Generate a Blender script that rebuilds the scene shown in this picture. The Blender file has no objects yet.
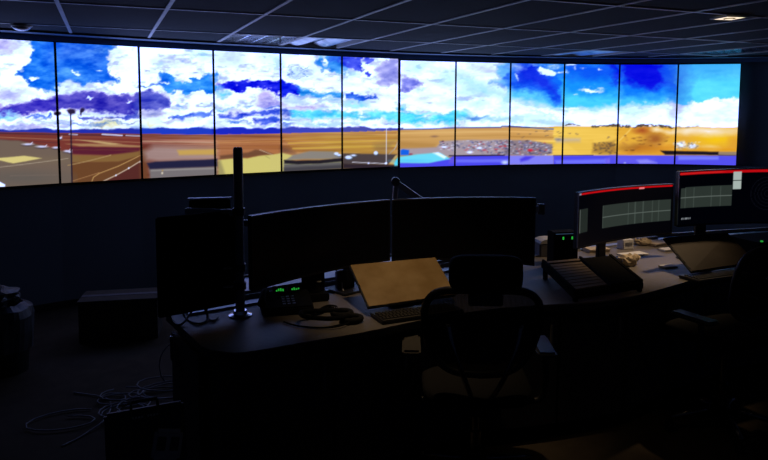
import bpy, bmesh, math, random
import numpy as np
from mathutils import Vector, Matrix

random.seed(7)
C = bpy.context.scene.collection
sc = bpy.context.scene
R = math.radians

# ------------------------------------------------------------------ camera, world, exposure
EYE = 1.75
cam_d = bpy.data.cameras.new('camera')
cam_d.sensor_width = 36
cam_d.lens = 665 / 768 * 36
cam_d.shift_y = -(230 - 165) / 768
cam_d.clip_start = 0.02
cam = bpy.data.objects.new('camera', cam_d)
C.objects.link(cam)
cam.location = (0, 0, EYE)
cam.rotation_euler = (math.pi / 2 - 0.085, -0.003, 0)
sc.camera = cam

w = bpy.data.worlds.new('world'); sc.world = w; w.use_nodes = True
w.node_tree.nodes['Background'].inputs[0].default_value = (0.01, 0.012, 0.02, 1)
w.node_tree.nodes['Background'].inputs[1].default_value = 0.05

sc.view_settings.view_transform = 'Standard'
sc.view_settings.look = 'None'
sc.view_settings.gamma = 1
sc.view_settings.exposure = 0.0
sc.view_settings.use_curve_mapping = False
sc.cycles.use_denoising = True
sc.cycles.max_bounces = 6
sc.cycles.transparent_max_bounces = 6

SCREEN_GAIN = 1.0
WARM = (1.0, 0.70, 0.40)

def spot(name, loc, target, watts, size_deg, col=WARM, radius=0.03, blend=0.5):
    l = bpy.data.lights.new(name, 'SPOT')
    l.energy = watts; l.color = col; l.spot_size = R(size_deg); l.spot_blend = blend
    l.shadow_soft_size = radius
    o = bpy.data.objects.new(name, l); C.objects.link(o)
    o.location = loc
    o.rotation_euler = (Vector(target) - Vector(loc)).to_track_quat('-Z', 'Y').to_euler()
    return o

CZ = 2.358     # ceiling height
LAMPS = [((0.12, 3.02), (0.16, 3.28, 0.8), 36.0, 54), ((2.28, 4.46), (1.66, 4.34, 0.8), 95.0, 52), ((1.30, 2.60), (1.15, 3.25, 0.0), 1.8, 40)]
for (lx, ly), tg, pw, ang in LAMPS:
    spot('downlight_beam', (lx, ly, CZ - 0.035), tg, pw, ang, blend=1.0)

# ------------------------------------------------------------------ materials
def mat(name, col, rough=0.6, metal=0.0, spec=0.5, emit=None, estr=1.0, noise=None, bump=None, coat=0.0):
    m = bpy.data.materials.new(name); m.use_nodes = True
    nt = m.node_tree; b = nt.nodes['Principled BSDF']
    b.inputs['Base Color'].default_value = (*col, 1)
    b.inputs['Roughness'].default_value = rough
    b.inputs['Metallic'].default_value = metal
    b.inputs['Specular IOR Level'].default_value = spec
    if coat: b.inputs['Coat Weight'].default_value = coat
    if emit:
        b.inputs['Emission Color'].default_value = (*emit, 1)
        b.inputs['Emission Strength'].default_value = estr
    if noise:
        scale, c2, det = noise
        tc = nt.nodes.new('ShaderNodeTexCoord'); n = nt.nodes.new('ShaderNodeTexNoise')
        n.inputs['Scale'].default_value = scale; n.inputs['Detail'].default_value = det
        r = nt.nodes.new('ShaderNodeValToRGB')
        r.color_ramp.elements[0].position = 0.35; r.color_ramp.elements[1].position = 0.68
        r.color_ramp.elements[0].color = (*col, 1); r.color_ramp.elements[1].color = (*c2, 1)
        nt.links.new(tc.outputs['Object'], n.inputs['Vector'])
        nt.links.new(n.outputs['Fac'], r.inputs['Fac'])
        nt.links.new(r.outputs['Color'], b.inputs['Base Color'])
    if bump:
        scale, st = bump
        tc = nt.nodes.new('ShaderNodeTexCoord'); n = nt.nodes.new('ShaderNodeTexNoise')
        n.inputs['Scale'].default_value = scale; n.inputs['Detail'].default_value = 4
        bp = nt.nodes.new('ShaderNodeBump'); bp.inputs['Strength'].default_value = st; bp.inputs['Distance'].default_value = 0.004
        nt.links.new(tc.outputs['Object'], n.inputs['Vector'])
        nt.links.new(n.outputs['Fac'], bp.inputs['Height'])
        nt.links.new(bp.outputs['Normal'], b.inputs['Normal'])
    return m

M = dict(
    floor=mat('carpet', (0.060, 0.048, 0.034), 0.95, spec=0.1, noise=(9, (0.080, 0.062, 0.044), 6), bump=(300, 0.6)),
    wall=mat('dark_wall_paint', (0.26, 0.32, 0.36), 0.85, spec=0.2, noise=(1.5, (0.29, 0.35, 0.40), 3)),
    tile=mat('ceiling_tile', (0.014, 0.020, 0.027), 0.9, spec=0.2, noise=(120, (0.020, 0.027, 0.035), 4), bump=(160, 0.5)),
    bar=mat('grid_bar', (0.35, 0.34, 0.36), 0.45, spec=0.5, noise=(4, (0.42, 0.41, 0.43), 2)),
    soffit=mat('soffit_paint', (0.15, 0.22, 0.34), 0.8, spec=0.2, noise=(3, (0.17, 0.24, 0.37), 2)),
    bezel=mat('display_bezel', (0.008, 0.008, 0.010), 0.35, noise=(40, (0.011, 0.011, 0.013), 2)),
    blackp=mat('black_plastic', (0.010, 0.010, 0.011), 0.45, noise=(60, (0.014, 0.014, 0.015), 3), bump=(400, 0.2)),
    blackg=mat('black_gloss', (0.004, 0.004, 0.005), 0.12, spec=0.35, noise=(20, (0.005, 0.005, 0.006), 2)),
    offglass=mat('switched_off_glass', (0.0035, 0.0035, 0.005), 0.35, spec=0.25, noise=(12, (0.004, 0.004, 0.006), 2)),
    edge=mat('silver_edge', (0.32, 0.32, 0.36), 0.35, metal=0.8, noise=(30, (0.36, 0.36, 0.40), 2)),
    pole=mat('grey_metal_pole', (0.16, 0.16, 0.175), 0.5, metal=0.35, noise=(30, (0.18, 0.18, 0.195), 3)),
    chrome=mat('chrome', (0.62, 0.62, 0.66), 0.18, metal=1.0, noise=(30, (0.68, 0.68, 0.72), 2)),
    arm=mat('grey_arm_metal', (0.48, 0.48, 0.52), 0.45, metal=0.4, noise=(25, (0.52, 0.52, 0.56), 3)),
    desk=mat('worktop_laminate', (0.115, 0.102, 0.095), 0.55, spec=0.35, noise=(45, (0.135, 0.120, 0.110), 5), bump=(250, 0.15)),
    deskedge=mat('worktop_edge', (0.018, 0.018, 0.020), 0.5, noise=(50, (0.024, 0.024, 0.027), 2)),
    cab=mat('console_panel', (0.018, 0.018, 0.024), 0.6, noise=(8, (0.023, 0.023, 0.030), 4)),
    rail=mat('rail_metal', (0.24, 0.25, 0.30), 0.4, metal=0.5, noise=(20, (0.30, 0.31, 0.36), 2)),
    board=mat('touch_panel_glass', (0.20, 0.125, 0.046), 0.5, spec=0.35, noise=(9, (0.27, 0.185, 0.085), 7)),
    board2=mat('touch_panel_glass_grey', (0.022, 0.017, 0.013), 0.6, spec=0.12, noise=(7, (0.030, 0.024, 0.019), 6)),
    key=mat('keycaps', (0.020, 0.019, 0.018), 0.5, noise=(90, (0.030, 0.028, 0.026), 2)),
    tan=mat('tan_paper_strip', (0.24, 0.165, 0.095), 0.7, noise=(30, (0.28, 0.195, 0.115), 3)),
    paper=mat('paper', (0.50, 0.50, 0.52), 0.8, noise=(30, (0.60, 0.60, 0.62), 2)),
    cream=mat('cream_paper', (0.42, 0.34, 0.24), 0.85, noise=(14, (0.52, 0.43, 0.31), 5)),
    greybox=mat('grey_plastic', (0.11, 0.11, 0.13), 0.5, noise=(30, (0.14, 0.14, 0.16), 2)),
    cable=mat('pale_cable', (0.16, 0.17, 0.20), 0.5, noise=(30, (0.20, 0.21, 0.24), 2)),
    card=mat('cardboard', (0.055, 0.043, 0.032), 0.9, noise=(10, (0.07, 0.056, 0.042), 4)),
    bag=mat('bin_liner_plastic', (0.06, 0.065, 0.07), 0.45, noise=(8, (0.09, 0.095, 0.10), 4)),
    matte=mat('matte_black_shell', (0.006, 0.006, 0.007), 0.95, spec=0.05, noise=(40, (0.008, 0.008, 0.009), 2)),
    fabric=mat('chair_fabric', (0.009, 0.009, 0.010), 0.9, spec=0.15, noise=(150, (0.014, 0.014, 0.015), 3), bump=(500, 0.5)),
    chairmet=mat('chair_metal', (0.22, 0.22, 0.24), 0.14, metal=0.9, noise=(20, (0.26, 0.26, 0.28), 2)),
    armpad=mat('chair_arm_pad', (0.045, 0.042, 0.038), 0.45, noise=(50, (0.055, 0.050, 0.046), 2)),
    louvre=mat('parabolic_louvre', (0.55, 0.57, 0.62), 0.16, metal=1.0, noise=(9, (0.60, 0.62, 0.68), 2)),
    lens=mat('troffer_lens', (0.30, 0.31, 0.34), 0.32, metal=0.6, noise=(6, (0.55, 0.57, 0.62), 2)),
    green=mat('green_led', (0.0, 0.02, 0.0), 0.5, emit=(0.04, 0.8, 0.08), estr=0.45),
    blueled=mat('blue_led_line', (0.0, 0.0, 0.02), 0.5, emit=(0.08, 0.16, 0.30), estr=0.35),
    lampglow=mat('lamp_glow', (0.8, 0.7, 0.5), 0.5, emit=(1.0, 0.78, 0.52), estr=1.3),
    trimw=mat('white_trim', (0.42, 0.40, 0.38), 0.5, noise=(12, (0.46, 0.44, 0.42), 2)),
)
# lamp trims glow because the lamp inside lights them; chair mesh is a see-through weave
m = bpy.data.materials.new('chair_mesh_weave'); m.use_nodes = True
nt = m.node_tree; b = nt.nodes['Principled BSDF']
b.inputs['Base Color'].default_value = (0.012, 0.012, 0.013, 1); b.inputs['Roughness'].default_value = 0.7
tr = nt.nodes.new('ShaderNodeBsdfTransparent'); mx = nt.nodes.new('ShaderNodeMixShader')
tc = nt.nodes.new('ShaderNodeTexCoord'); wv = nt.nodes.new('ShaderNodeTexWave'); wv.inputs['Scale'].default_value = 60
mr = nt.nodes.new('ShaderNodeMapRange'); mr.inputs[3].default_value = 0.03; mr.inputs[4].default_value = 0.14
nt.links.new(tc.outputs['Object'], wv.inputs['Vector']); nt.links.new(wv.outputs['Fac'], mr.inputs[0])
nt.links.new(mr.outputs[0], mx.inputs[0]); nt.links.new(b.outputs[0], mx.inputs[1]); nt.links.new(tr.outputs[0], mx.inputs[2])
nt.links.new(mx.outputs[0], nt.nodes['Material Output'].inputs['Surface'])
M['weave'] = m

def screen_mat(name, gain, rough=0.12, spec=0.5, base=0.004):
    m = bpy.data.materials.new(name); m.use_nodes = True
    nt = m.node_tree; b = nt.nodes['Principled BSDF']
    a = nt.nodes.new('ShaderNodeAttribute'); a.attribute_name = 'picture'
    b.inputs['Base Color'].default_value = (base, base, base, 1)
    b.inputs['Roughness'].default_value = rough; b.inputs['Specular IOR Level'].default_value = spec
    nt.links.new(a.outputs['Color'], b.inputs['Emission Color'])
    b.inputs['Emission Strength'].default_value = gain
    return m
M['wallscreen'] = screen_mat('video_wall_picture', SCREEN_GAIN, 0.15, 0.5)
M['deskscreen'] = screen_mat('desk_screen_picture', 1.0, 0.4, 0.25)

# ------------------------------------------------------------------ mesh helpers
def link(name, me, material, parent=None, loc=None, rot=None):
    o = bpy.data.objects.new(name, me)
    C.objects.link(o)
    if material is not None and not me.materials: me.materials.append(material)
    if parent: o.parent = parent
    if loc: o.location = loc
    if rot: o.rotation_euler = rot
    return o

def finish(name, bm, material, parent=None, loc=None, rot=None, smooth=False, bevel=0, kind=None):
    if bevel:
        bmesh.ops.bevel(bm, geom=[e for e in bm.edges], offset=bevel, segments=2, affect='EDGES', clamp_overlap=True)
    bmesh.ops.recalc_face_normals(bm, faces=bm.faces)
    me = bpy.data.meshes.new(name); bm.to_mesh(me); bm.free()
    if smooth:
        me.polygons.foreach_set('use_smooth', [True] * len(me.polygons))
    o = link(name, me, material, parent, loc, rot)
    if kind: o['kind'] = kind
    return o

def box(bm, c, s, rz=0, M4=None):
    mtx = Matrix.Translation(c) @ Matrix.Rotation(rz, 4, 'Z') @ Matrix.Diagonal((*s, 1))
    if M4 is not None: mtx = M4 @ mtx
    return bmesh.ops.create_cube(bm, size=1, matrix=mtx)['verts']

def prism(bm, poly, z0, z1):
    lo = [bm.verts.new((x, y, z0)) for x, y in poly]; hi = [bm.verts.new((x, y, z1)) for x, y in poly]
    n = len(poly)
    bm.faces.new(lo[::-1]); bm.faces.new(hi)
    for i in range(n): bm.faces.new((lo[i], lo[(i + 1) % n], hi[(i + 1) % n], hi[i]))

def tube(bm, pts, r, n=8, closed=False):
    pts = [Vector(p) for p in pts]; rings = []
    up = Vector((0, 0, 1)); N = len(pts)
    for i, p in enumerate(pts):
        if closed: t = pts[(i + 1) % N] - pts[i - 1]
        else: t = pts[min(i + 1, N - 1)] - pts[max(i - 1, 0)]
        if t.length < 1e-9: t = Vector((0, 0, 1))
        t.normalize()
        a = t.cross(up)
        if a.length < 0.1: a = t.cross(Vector((1, 0, 0)))
        a.normalize(); b_ = t.cross(a)
        rr = r[i] if hasattr(r, '__len__') else r
        rings.append([bm.verts.new(p + (a * math.cos(2 * math.pi * k / n) + b_ * math.sin(2 * math.pi * k / n)) * rr) for k in range(n)])
    for i in range(N if closed else N - 1):
        A, B = rings[i], rings[(i + 1) % N]
        for k in range(n): bm.faces.new((A[k], A[(k + 1) % n], B[(k + 1) % n], B[k]))
    if not closed:
        bm.faces.new(rings[0][::-1]); bm.faces.new(rings[-1])

def smooth_path(pts, sub=6, closed=False):
    P = [Vector(p) for p in pts]; out = []; n = len(P)
    rng = range(n) if closed else range(n - 1)
    for i in rng:
        p0 = P[i - 1] if (closed or i > 0) else P[0]; p1 = P[i]; p2 = P[(i + 1) % n]
        p3 = P[(i + 2) % n] if closed else P[min(i + 2, n - 1)]
        for k in range(sub):
            t = k / sub
            out.append(0.5 * ((2 * p1) + (-p0 + p2) * t + (2 * p0 - 5 * p1 + 4 * p2 - p3) * t * t + (-p0 + 3 * p1 - 3 * p2 + p3) * t ** 3))
    if not closed: out.append(P[-1])
    return out

def lathe(bm, prof, c=(0, 0, 0), n=20):
    rings = []
    for r, z in prof:
        rings.append([bm.verts.new((c[0] + r * math.cos(2 * math.pi * k / n), c[1] + r * math.sin(2 * math.pi * k / n), c[2] + z)) for k in range(n)])
    for i in range(len(prof) - 1):
        for k in range(n): bm.faces.new((rings[i][k], rings[i][(k + 1) % n], rings[i + 1][(k + 1) % n], rings[i + 1][k]))
    bm.faces.new(rings[0][::-1]); bm.faces.new(rings[-1])

def thing(name, label, cat, loc=(0, 0, 0), rz=0, group=None):
    o = bpy.data.objects.new(name, None); C.objects.link(o)
    o.location = loc; o.rotation_euler = (0, 0, rz)
    o['label'] = label; o['category'] = cat
    if group: o['group'] = group
    return o

def tag(o, label, cat, group=None):
    o['label'] = label; o['category'] = cat
    if group: o['group'] = group
    return o

def pad(bm, c, r_, e=.35, nu=28, nv=14):
    g_ = []
    sg = lambda v, p: math.copysign(abs(v) ** p, v)
    for j in range(1, nv):
        ph = -math.pi / 2 + math.pi * j / nv; row = []
        for i in range(nu):
            th_ = 2 * math.pi * i / nu
            row.append(bm.verts.new((c[0] + r_[0] * sg(math.cos(ph), e) * sg(math.cos(th_), e), c[1] + r_[1] * sg(math.cos(ph), e) * sg(math.sin(th_), e), c[2] + r_[2] * sg(math.sin(ph), e))))
        g_.append(row)
    for j in range(nv - 2):
        for i in range(nu): bm.faces.new((g_[j][i], g_[j][(i + 1) % nu], g_[j + 1][(i + 1) % nu], g_[j + 1][i]))
    bm.faces.new(g_[0][::-1]); bm.faces.new(g_[-1])

def copy_tree(o, parent=None):
    c = o.copy(); C.objects.link(c)
    if parent: c.parent = parent
    for ch in [x for x in bpy.data.objects if x.parent == o]: copy_tree(ch, c)
    return c

def structure(o): o['kind'] = 'structure'; return o

# ------------------------------------------------------------------ the picture shown on the video wall
SS = 3; X0, Y0, X1, Y1 = -44, 34, 752, 200
W_, H_ = (X1 - X0) * SS, (Y1 - Y0) * SS
gx, gy = np.meshgrid(X0 + (np.arange(W_) + .5) / SS, Y0 + (np.arange(H_) + .5) / SS)
rng = np.random.default_rng(3)
def vnoise(cx, cy):
    nx, ny = int((X1 - X0) / cx) + 3, int((Y1 - Y0) / cy) + 3
    g = rng.random((ny, nx)); u = (gx - X0) / cx; v = (gy - Y0) / cy
    i = u.astype(int); j = v.astype(int); fu = u - i; fv = v - j
    fu = fu * fu * (3 - 2 * fu); fv = fv * fv * (3 - 2 * fv)
    return (g[j, i] * (1 - fu) + g[j, i + 1] * fu) * (1 - fv) + (g[j + 1, i] * (1 - fu) + g[j + 1, i + 1] * fu) * fv - .5
def fbm(cx, cy, o=4):
    return sum(vnoise(cx / 2 ** k, cy / 2 ** k) / 1.7 ** k for k in range(o))
wx, wy = fbm(14, 9), fbm(14, 7)
fx_, fy_ = fbm(4.5, 3.2, 3), fbm(4.5, 3.0, 3)
SKYX, SKYY = gx + wx * 6 + fx_ * 3.4, gy + wy * 4 + fy_ * 2.6
hz = np.interp(gx, [-44, 140, 200, 281, 342, 399, 455, 510, 560, 742], [133.5, 135, 135.5, 133.5, 131.5, 129.2, 126.6, 125.8, 125, 126])
img = np.zeros((H_, W_, 3)) + np.array([250, 247, 255.])
cloudn = fbm(26, 10, 5)
img -= np.clip(cloudn * 1.0, 0, 1)[..., None] * np.array([60, 40, 5.])
P_ = [0, 0, 1, 1, 'sky']
def P(ox, oy, s, mode='sky', sy=None): P_[:] = [ox, oy, s, sy or s, mode]
def region(x0, y0, x1, y1, pad):
    a = max(0, int((x0 - pad - X0) * SS)); b = min(W_, int((x1 + pad - X0) * SS) + 1)
    c = max(0, int((y0 - pad - Y0) * SS)); d = min(H_, int((y1 + pad - Y0) * SS) + 1)
    return slice(c, d), slice(a, b)
def coords(sl):
    if P_[4] == 'sky': return SKYX[sl], SKYY[sl]
    if P_[4] == 'rough': return gx[sl] + wx[sl] * 3, gy[sl] + wy[sl] * 2
    return gx[sl] + wx[sl] * .4, gy[sl] + wy[sl] * .3
def blend(sl, mask, col, a):
    mk = (np.clip(mask, 0, 1) * a)[..., None]
    img[sl] = img[sl] * (1 - mk) + np.array(col, float) * mk
def poly(col, pts, soft=.7, a=1.0):
    ox, oy, sx, sy, _ = P_
    pts = [(ox + x / sx, oy + y / sy) for x, y in pts]
    xs = [p[0] for p in pts]; ys = [p[1] for p in pts]
    sl = region(min(xs), min(ys), max(xs), max(ys), soft * 2 + 6)
    x, y = coords(sl)
    if x.size == 0: return
    d = np.full(x.shape, 1e9); inside = np.zeros(x.shape, bool); n = len(pts)
    for i in range(n):
        (ax, ay), (bx, by) = pts[i], pts[(i + 1) % n]
        ex, ey = bx - ax, by - ay; L = ex * ex + ey * ey + 1e-9
        t = np.clip(((x - ax) * ex + (y - ay) * ey) / L, 0, 1)
        d = np.minimum(d, (x - ax - t * ex) ** 2 + (y - ay - t * ey) ** 2)
        c = ((ay > y) != (by > y)) & (x < (bx - ax) * (y - ay) / ((by - ay) if by != ay else 1e-9) + ax)
        inside ^= c
    d = np.sqrt(d); d = np.where(inside, -d, d)
    blend(sl, .5 - d / (2 * soft), col, a)
def ell(col, cx, cy, rx, ry, soft=.6, a=1.0):
    ox, oy, sx, sy, _ = P_
    cx, cy, rx, ry = ox + cx / sx, oy + cy / sy, rx / sx, ry / sy
    sl = region(cx - rx, cy - ry, cx + rx, cy + ry, soft * 2 + 6); x, y = coords(sl)
    if x.size == 0: return
    q = np.sqrt(((x - cx) / rx) ** 2 + ((y - cy) / ry) ** 2)
    blend(sl, .5 - (q - 1) * min(rx, ry) / (2 * soft), col, a)
def line(col, pts, wd=.7, a=1.0):
    ox, oy, sx, sy, _ = P_
    for (ax, ay), (bx, by) in zip(pts[:-1], pts[1:]):
        ax, ay, bx, by = ox + ax / sx, oy + ay / sy, ox + bx / sx, oy + by / sy
        sl = region(min(ax, bx), min(ay, by), max(ax, bx), max(ay, by), 4); x, y = gx[sl], gy[sl]
        if x.size == 0: continue
        ex, ey = bx - ax, by - ay; L = ex * ex + ey * ey + 1e-9
        t = np.clip(((x - ax) * ex + (y - ay) * ey) / L, 0, 1)
        d = np.sqrt((x - ax - t * ex) ** 2 + (y - ay - t * ey) ** 2)
        blend(sl, .5 + (wd / 2 - d) / .7, col, a)

# panel by panel, sky
P(-44, 34, 1)
poly((30, 110, 230), [(0, 0), (20, 0), (30, 40), (0, 50)], 3, .7); ell((110, 110, 210), 20, 78, 30, 6, 3)
P(0, 38, 4.6)
poly((25, 118, 235), [(150, 0), (262, 0), (262, 245), (200, 240), (120, 235), (105, 185), (75, 170), (130, 130), (160, 70), (140, 40)], 1.2)
poly((15, 85, 220), [(190, 10), (262, 10), (262, 150), (210, 120)], 8, .7)
ell((150, 150, 228), 30, 45, 50, 25, 4, .7); ell((250, 250, 255), 145, 193, 18, 10)
ell((165, 175, 238), 30, 285, 60, 16, 3, .8); ell((140, 160, 235), 60, 262, 60, 9, 3, .6)
poly((72, 62, 192), [(-60, 335), (0, 335), (90, 308), (160, 290), (262, 285), (262, 345), (150, 358), (0, 352), (-60, 350)], 1.6)
ell((90, 200, 250), 30, 365, 50, 12, 2, .8); poly((70, 120, 230), [(120, 368), (230, 365), (230, 378), (120, 376)], 1)
ell((120, 150, 235), 60, 410, 70, 7, 2, .7); ell((150, 140, 220), 200, 412, 60, 6, 2, .7)
P(54, 38, 4.6)
poly((28, 112, 232), [(-10, 10), (300, 10), (270, 45), (230, 90), (250, 115), (235, 155), (290, 190), (300, 215), (200, 212), (120, 215), (60, 205), (-10, 235)], 1.3)
poly((25, 85, 215), [(20, 20), (220, 30), (200, 70), (120, 90), (30, 100)], 8, .8)
ell((75, 160, 245), 60, 180, 70, 30, 6, .7); ell((80, 145, 238), 100, 80, 60, 18, 5, .7); ell((60, 120, 230), 190, 110, 40, 20, 5, .6)
ell((250, 250, 255), 95, 162, 12, 7); ell((220, 240, 255), 195, 160, 12, 4); ell((150, 200, 245), 215, 65, 40, 10, 3, .6)
poly((75, 70, 190), [(-10, 272), (60, 262), (100, 252), (170, 252), (230, 275), (300, 265), (395, 252), (395, 345), (330, 355), (200, 345), (130, 330), (-10, 340)], 1.6)
ell((55, 48, 170), 190, 305, 130, 26, 5, .8); ell((110, 100, 205), 80, 275, 60, 10, 3, .7); ell((235, 240, 250), 150, 283, 9, 5)
ell((240, 240, 250), 345, 300, 8, 5)
poly((58, 78, 200), [(100, 368), (250, 372), (395, 345), (395, 372), (250, 378), (120, 382)], 1.2)
poly((215, 225, 250), [(125, 342), (170, 350), (340, 356), (330, 362), (180, 360), (130, 352)], .8)
ell((228, 232, 165), 245, 402, 100, 22, 3, .85)
for q in range(9): ell((70, 120, 215), 20 + q * 42, 392 + (q * 37) % 17, 24, 4, 1, .7)
P(136, 43, 4.84)
poly((40, 140, 238), [(105, 165), (130, 148), (165, 160), (180, 190), (215, 205), (240, 205), (260, 180), (300, 175), (330, 162), (385, 150), (385, 240), (340, 262), (310, 235), (270, 240), (235, 262), (220, 235), (160, 250), (130, 235), (105, 210)], .9)
ell((25, 100, 225), 125, 190, 18, 25, 3, .8); ell((250, 248, 255), 130, 200, 22, 6); ell((250, 248, 255), 205, 190, 25, 7)
ell((200, 235, 245), 120, 115, 15, 8, 2); ell((215, 248, 250), 325, 60, 50, 22, 4); ell((90, 90, 150), 60, 140, 6, 2); ell((110, 130, 190), 290, 146, 12, 3)
ell((60, 120, 230), 35, 212, 25, 5, 1); ell((60, 120, 230), 90, 205, 16, 5, 1)
poly((84, 92, 198), [(5, 242), (70, 232), (120, 250), (160, 280), (150, 320), (100, 340), (5, 325)], 1.6)
ell((62, 70, 182), 60, 292, 50, 22, 4, .8); ell((110, 120, 215), 110, 262, 30, 10, 3, .7)
ell((110, 160, 240), 215, 310, 32, 11, 2); poly((70, 115, 228), [(165, 358), (260, 348), (375, 333), (375, 358), (290, 370), (180, 374)], 1.4)
ell((90, 135, 235), 350, 312, 28, 6, 1.5); ell((150, 160, 215), 60, 355, 48, 12, 3); ell((236, 240, 190), 70, 395, 62, 24, 4)
ell((150, 170, 230), 170, 385, 60, 5, 2, .6); ell((120, 180, 240), 60, 415, 40, 5, 2, .6)
P(212, 48, 5.11)
ell((190, 215, 245), 90, 60, 55, 28, 6, .9); ell((215, 245, 252), 315, 55, 55, 25, 6); ell((170, 225, 250), 345, 90, 12, 25, 3)
poly((12, 22, 218), [(25, 182), (60, 175), (130, 180), (180, 165), (225, 170), (270, 176), (355, 168), (355, 240), (300, 230), (250, 210), (200, 205), (130, 228), (90, 215), (40, 210)], .9)
ell((100, 205, 245), 50, 240, 32, 18, 2); ell((60, 130, 235), 30, 205, 15, 12, 2); ell((60, 130, 235), 12, 160, 10, 16, 2)
ell((160, 150, 226), 270, 252, 32, 14, 3); ell((130, 130, 222), 290, 286, 55, 14, 3); ell((30, 80, 205), 300, 302, 25, 5, 1); ell((50, 130, 220), 170, 300, 18, 5, 1)
ell((60, 150, 222), 50, 315, 28, 5, 1)
poly((50, 80, 215), [(30, 340), (120, 345), (180, 330), (260, 318), (345, 322), (345, 350), (230, 345), (120, 364), (30, 362)], 1.3)
poly((60, 90, 220), [(190, 368), (345, 360), (345, 382), (200, 386)], 1.2); ell((50, 120, 225), 120, 378, 40, 5, 1); ell((160, 165, 230), 120, 330, 40, 6, 2, .7)
P(278, 50, 5.22)
poly((10, 30, 222), [(0, 150), (40, 172), (90, 192), (115, 212), (100, 240), (60, 232), (0, 240)], .9)
poly((58, 160, 235), [(90, 200), (150, 210), (240, 216), (335, 222), (335, 248), (230, 238), (120, 245)], 1.4)
poly((58, 150, 236), [(190, 50), (240, 25), (340, 25), (340, 130), (290, 125), (260, 100), (230, 120), (190, 80)], 1.2)
poly((40, 90, 230), [(260, 30), (340, 25), (340, 60), (280, 55)], 2, .7)
ell((250, 250, 255), 243, 62, 12, 26, 1); ell((180, 225, 245), 100, 120, 44, 16, 3, .7)
for q in range(14): ell((60, 110, 200), 60 + (q * 53) % 95, 95 + (q * 31) % 50, 7, 2.5, .5, .8)
poly((82, 212, 245), [(60, 322), (180, 312), (335, 315), (335, 350), (230, 350), (150, 360), (60, 340)], 2)
ell((70, 100, 212), 35, 330, 32, 16, 2); ell((150, 200, 240), 90, 270, 45, 9, 2, .8); ell((110, 190, 240), 285, 262, 45, 9, 2, .8); ell((180, 170, 220), 140, 300, 62, 9, 2, .9)
ell((70, 140, 225), 90, 250, 60, 5, 1.5, .8); ell((60, 120, 220), 70, 365, 60, 6, 1.5, .8); ell((110, 200, 240), 200, 385, 90, 6, 1.5, .8); ell((80, 130, 225), 40, 395, 30, 6, 1.5)
P(338, 50, 5.227)
poly((48, 68, 222), [(20, 30), (130, 30), (120, 60), (140, 95), (105, 105), (75, 90), (40, 95), (20, 90)], 1)
ell((48, 68, 222), 152, 125, 14, 12); ell((60, 80, 225), 150, 50, 18, 20); ell((240, 248, 255), 130, 72, 12, 18, 1)
ell((205, 245, 252), 80, 120, 35, 18, 3); ell((90, 160, 240), 35, 95, 14, 10, 1)
poly((172, 176, 236), [(200, 80), (260, 50), (310, 50), (310, 170), (270, 160), (240, 182), (205, 175)], 3)
ell((128, 138, 222), 228, 165, 26, 12, 3); ell((140, 145, 225), 280, 90, 25, 25, 5, .7)
poly((38, 98, 222), [(35, 225), (70, 213), (110, 228), (170, 235), (215, 262), (160, 252), (120, 265), (70, 250), (40, 245)], .9)
ell((140, 230, 245), 95, 275, 50, 12, 2); ell((190, 200, 235), 250, 235, 40, 8, 3, .6)
poly((90, 216, 240), [(15, 315), (120, 318), (220, 325), (315, 320), (315, 355), (230, 352), (150, 360), (80, 350), (15, 345)], 1.6)
ell((250, 250, 255), 125, 336, 22, 8, 1); ell((120, 160, 212), 275, 368, 30, 6, 1.5); ell((160, 220, 240), 60, 380, 40, 6, 2)
P(396, 54, 5.476)
ell((200, 250, 250), 110, 65, 38, 26, 5); ell((190, 240, 240), 290, 130, 48, 26, 6); ell((200, 245, 245), 290, 257, 42, 10, 3); ell((205, 245, 245), 60, 222, 22, 10, 3)
ell((180, 235, 240), 140, 190, 20, 7, 2); ell((190, 240, 240), 200, 85, 15, 6, 2); ell((150, 215, 240), 280, 95, 14, 5, 2)
poly((130, 138, 228), [(30, 140), (55, 120), (90, 135), (130, 160), (100, 180), (60, 190), (35, 175)], 2.2); ell((106, 116, 220), 65, 168, 22, 12, 3)
poly((78, 220, 245), [(5, 308), (60, 303), (130, 315), (220, 330), (325, 313), (325, 375), (220, 372), (120, 370), (5, 374)], 1.8)
ell((250, 250, 255), 165, 338, 45, 9, 1.5); ell((90, 200, 240), 30, 285, 24, 12, 1.5); ell((120, 180, 212), 170, 353, 22, 4, 1); ell((200, 245, 250), 100, 372, 90, 5, 2)
P(452, 54, 5.47)
poly((188, 240, 248), [(25, 60), (80, 95), (140, 140), (200, 150), (320, 220), (320, 300), (260, 230), (120, 205), (40, 160)], 5)
poly((110, 190, 245), [(245, 55), (330, 40), (330, 200), (280, 170), (210, 150), (260, 115)], 3)
poly((35, 95, 230), [(265, 118), (335, 85), (335, 155), (290, 140)], 2); poly((90, 140, 235), [(210, 150), (290, 155), (280, 170)], 2)
ell((190, 240, 245), 150, 270, 45, 16, 4); ell((200, 245, 250), 60, 200, 30, 12, 4)
ell((100, 225, 245), 35, 330, 55, 18, 2.5); ell((140, 225, 245), 230, 352, 100, 9, 3); poly((108, 168, 230), [(60, 345), (110, 332), (190, 340), (210, 350), (120, 358)], 1.2)
P(508, 56, 5.61)
poly((92, 207, 250), [(15, 20), (320, 20), (320, 300), (250, 280), (180, 262), (60, 240), (15, 235)], 5)
poly((20, 112, 240), [(15, 20), (320, 20), (320, 270), (250, 235), (150, 188), (15, 165)], 4)
poly((18, 48, 222), [(40, 30), (160, 30), (220, 110), (290, 190), (300, 240), (200, 175), (60, 120)], 5)
poly((20, 40, 215), [(20, 150), (110, 160), (60, 60), (30, 60)], 6, .6)
ell((145, 185, 245), 45, 60, 32, 20, 3); ell((190, 220, 250), 40, 108, 9, 10, 1); ell((120, 170, 245), 150, 40, 25, 6, 1.5)
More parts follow.
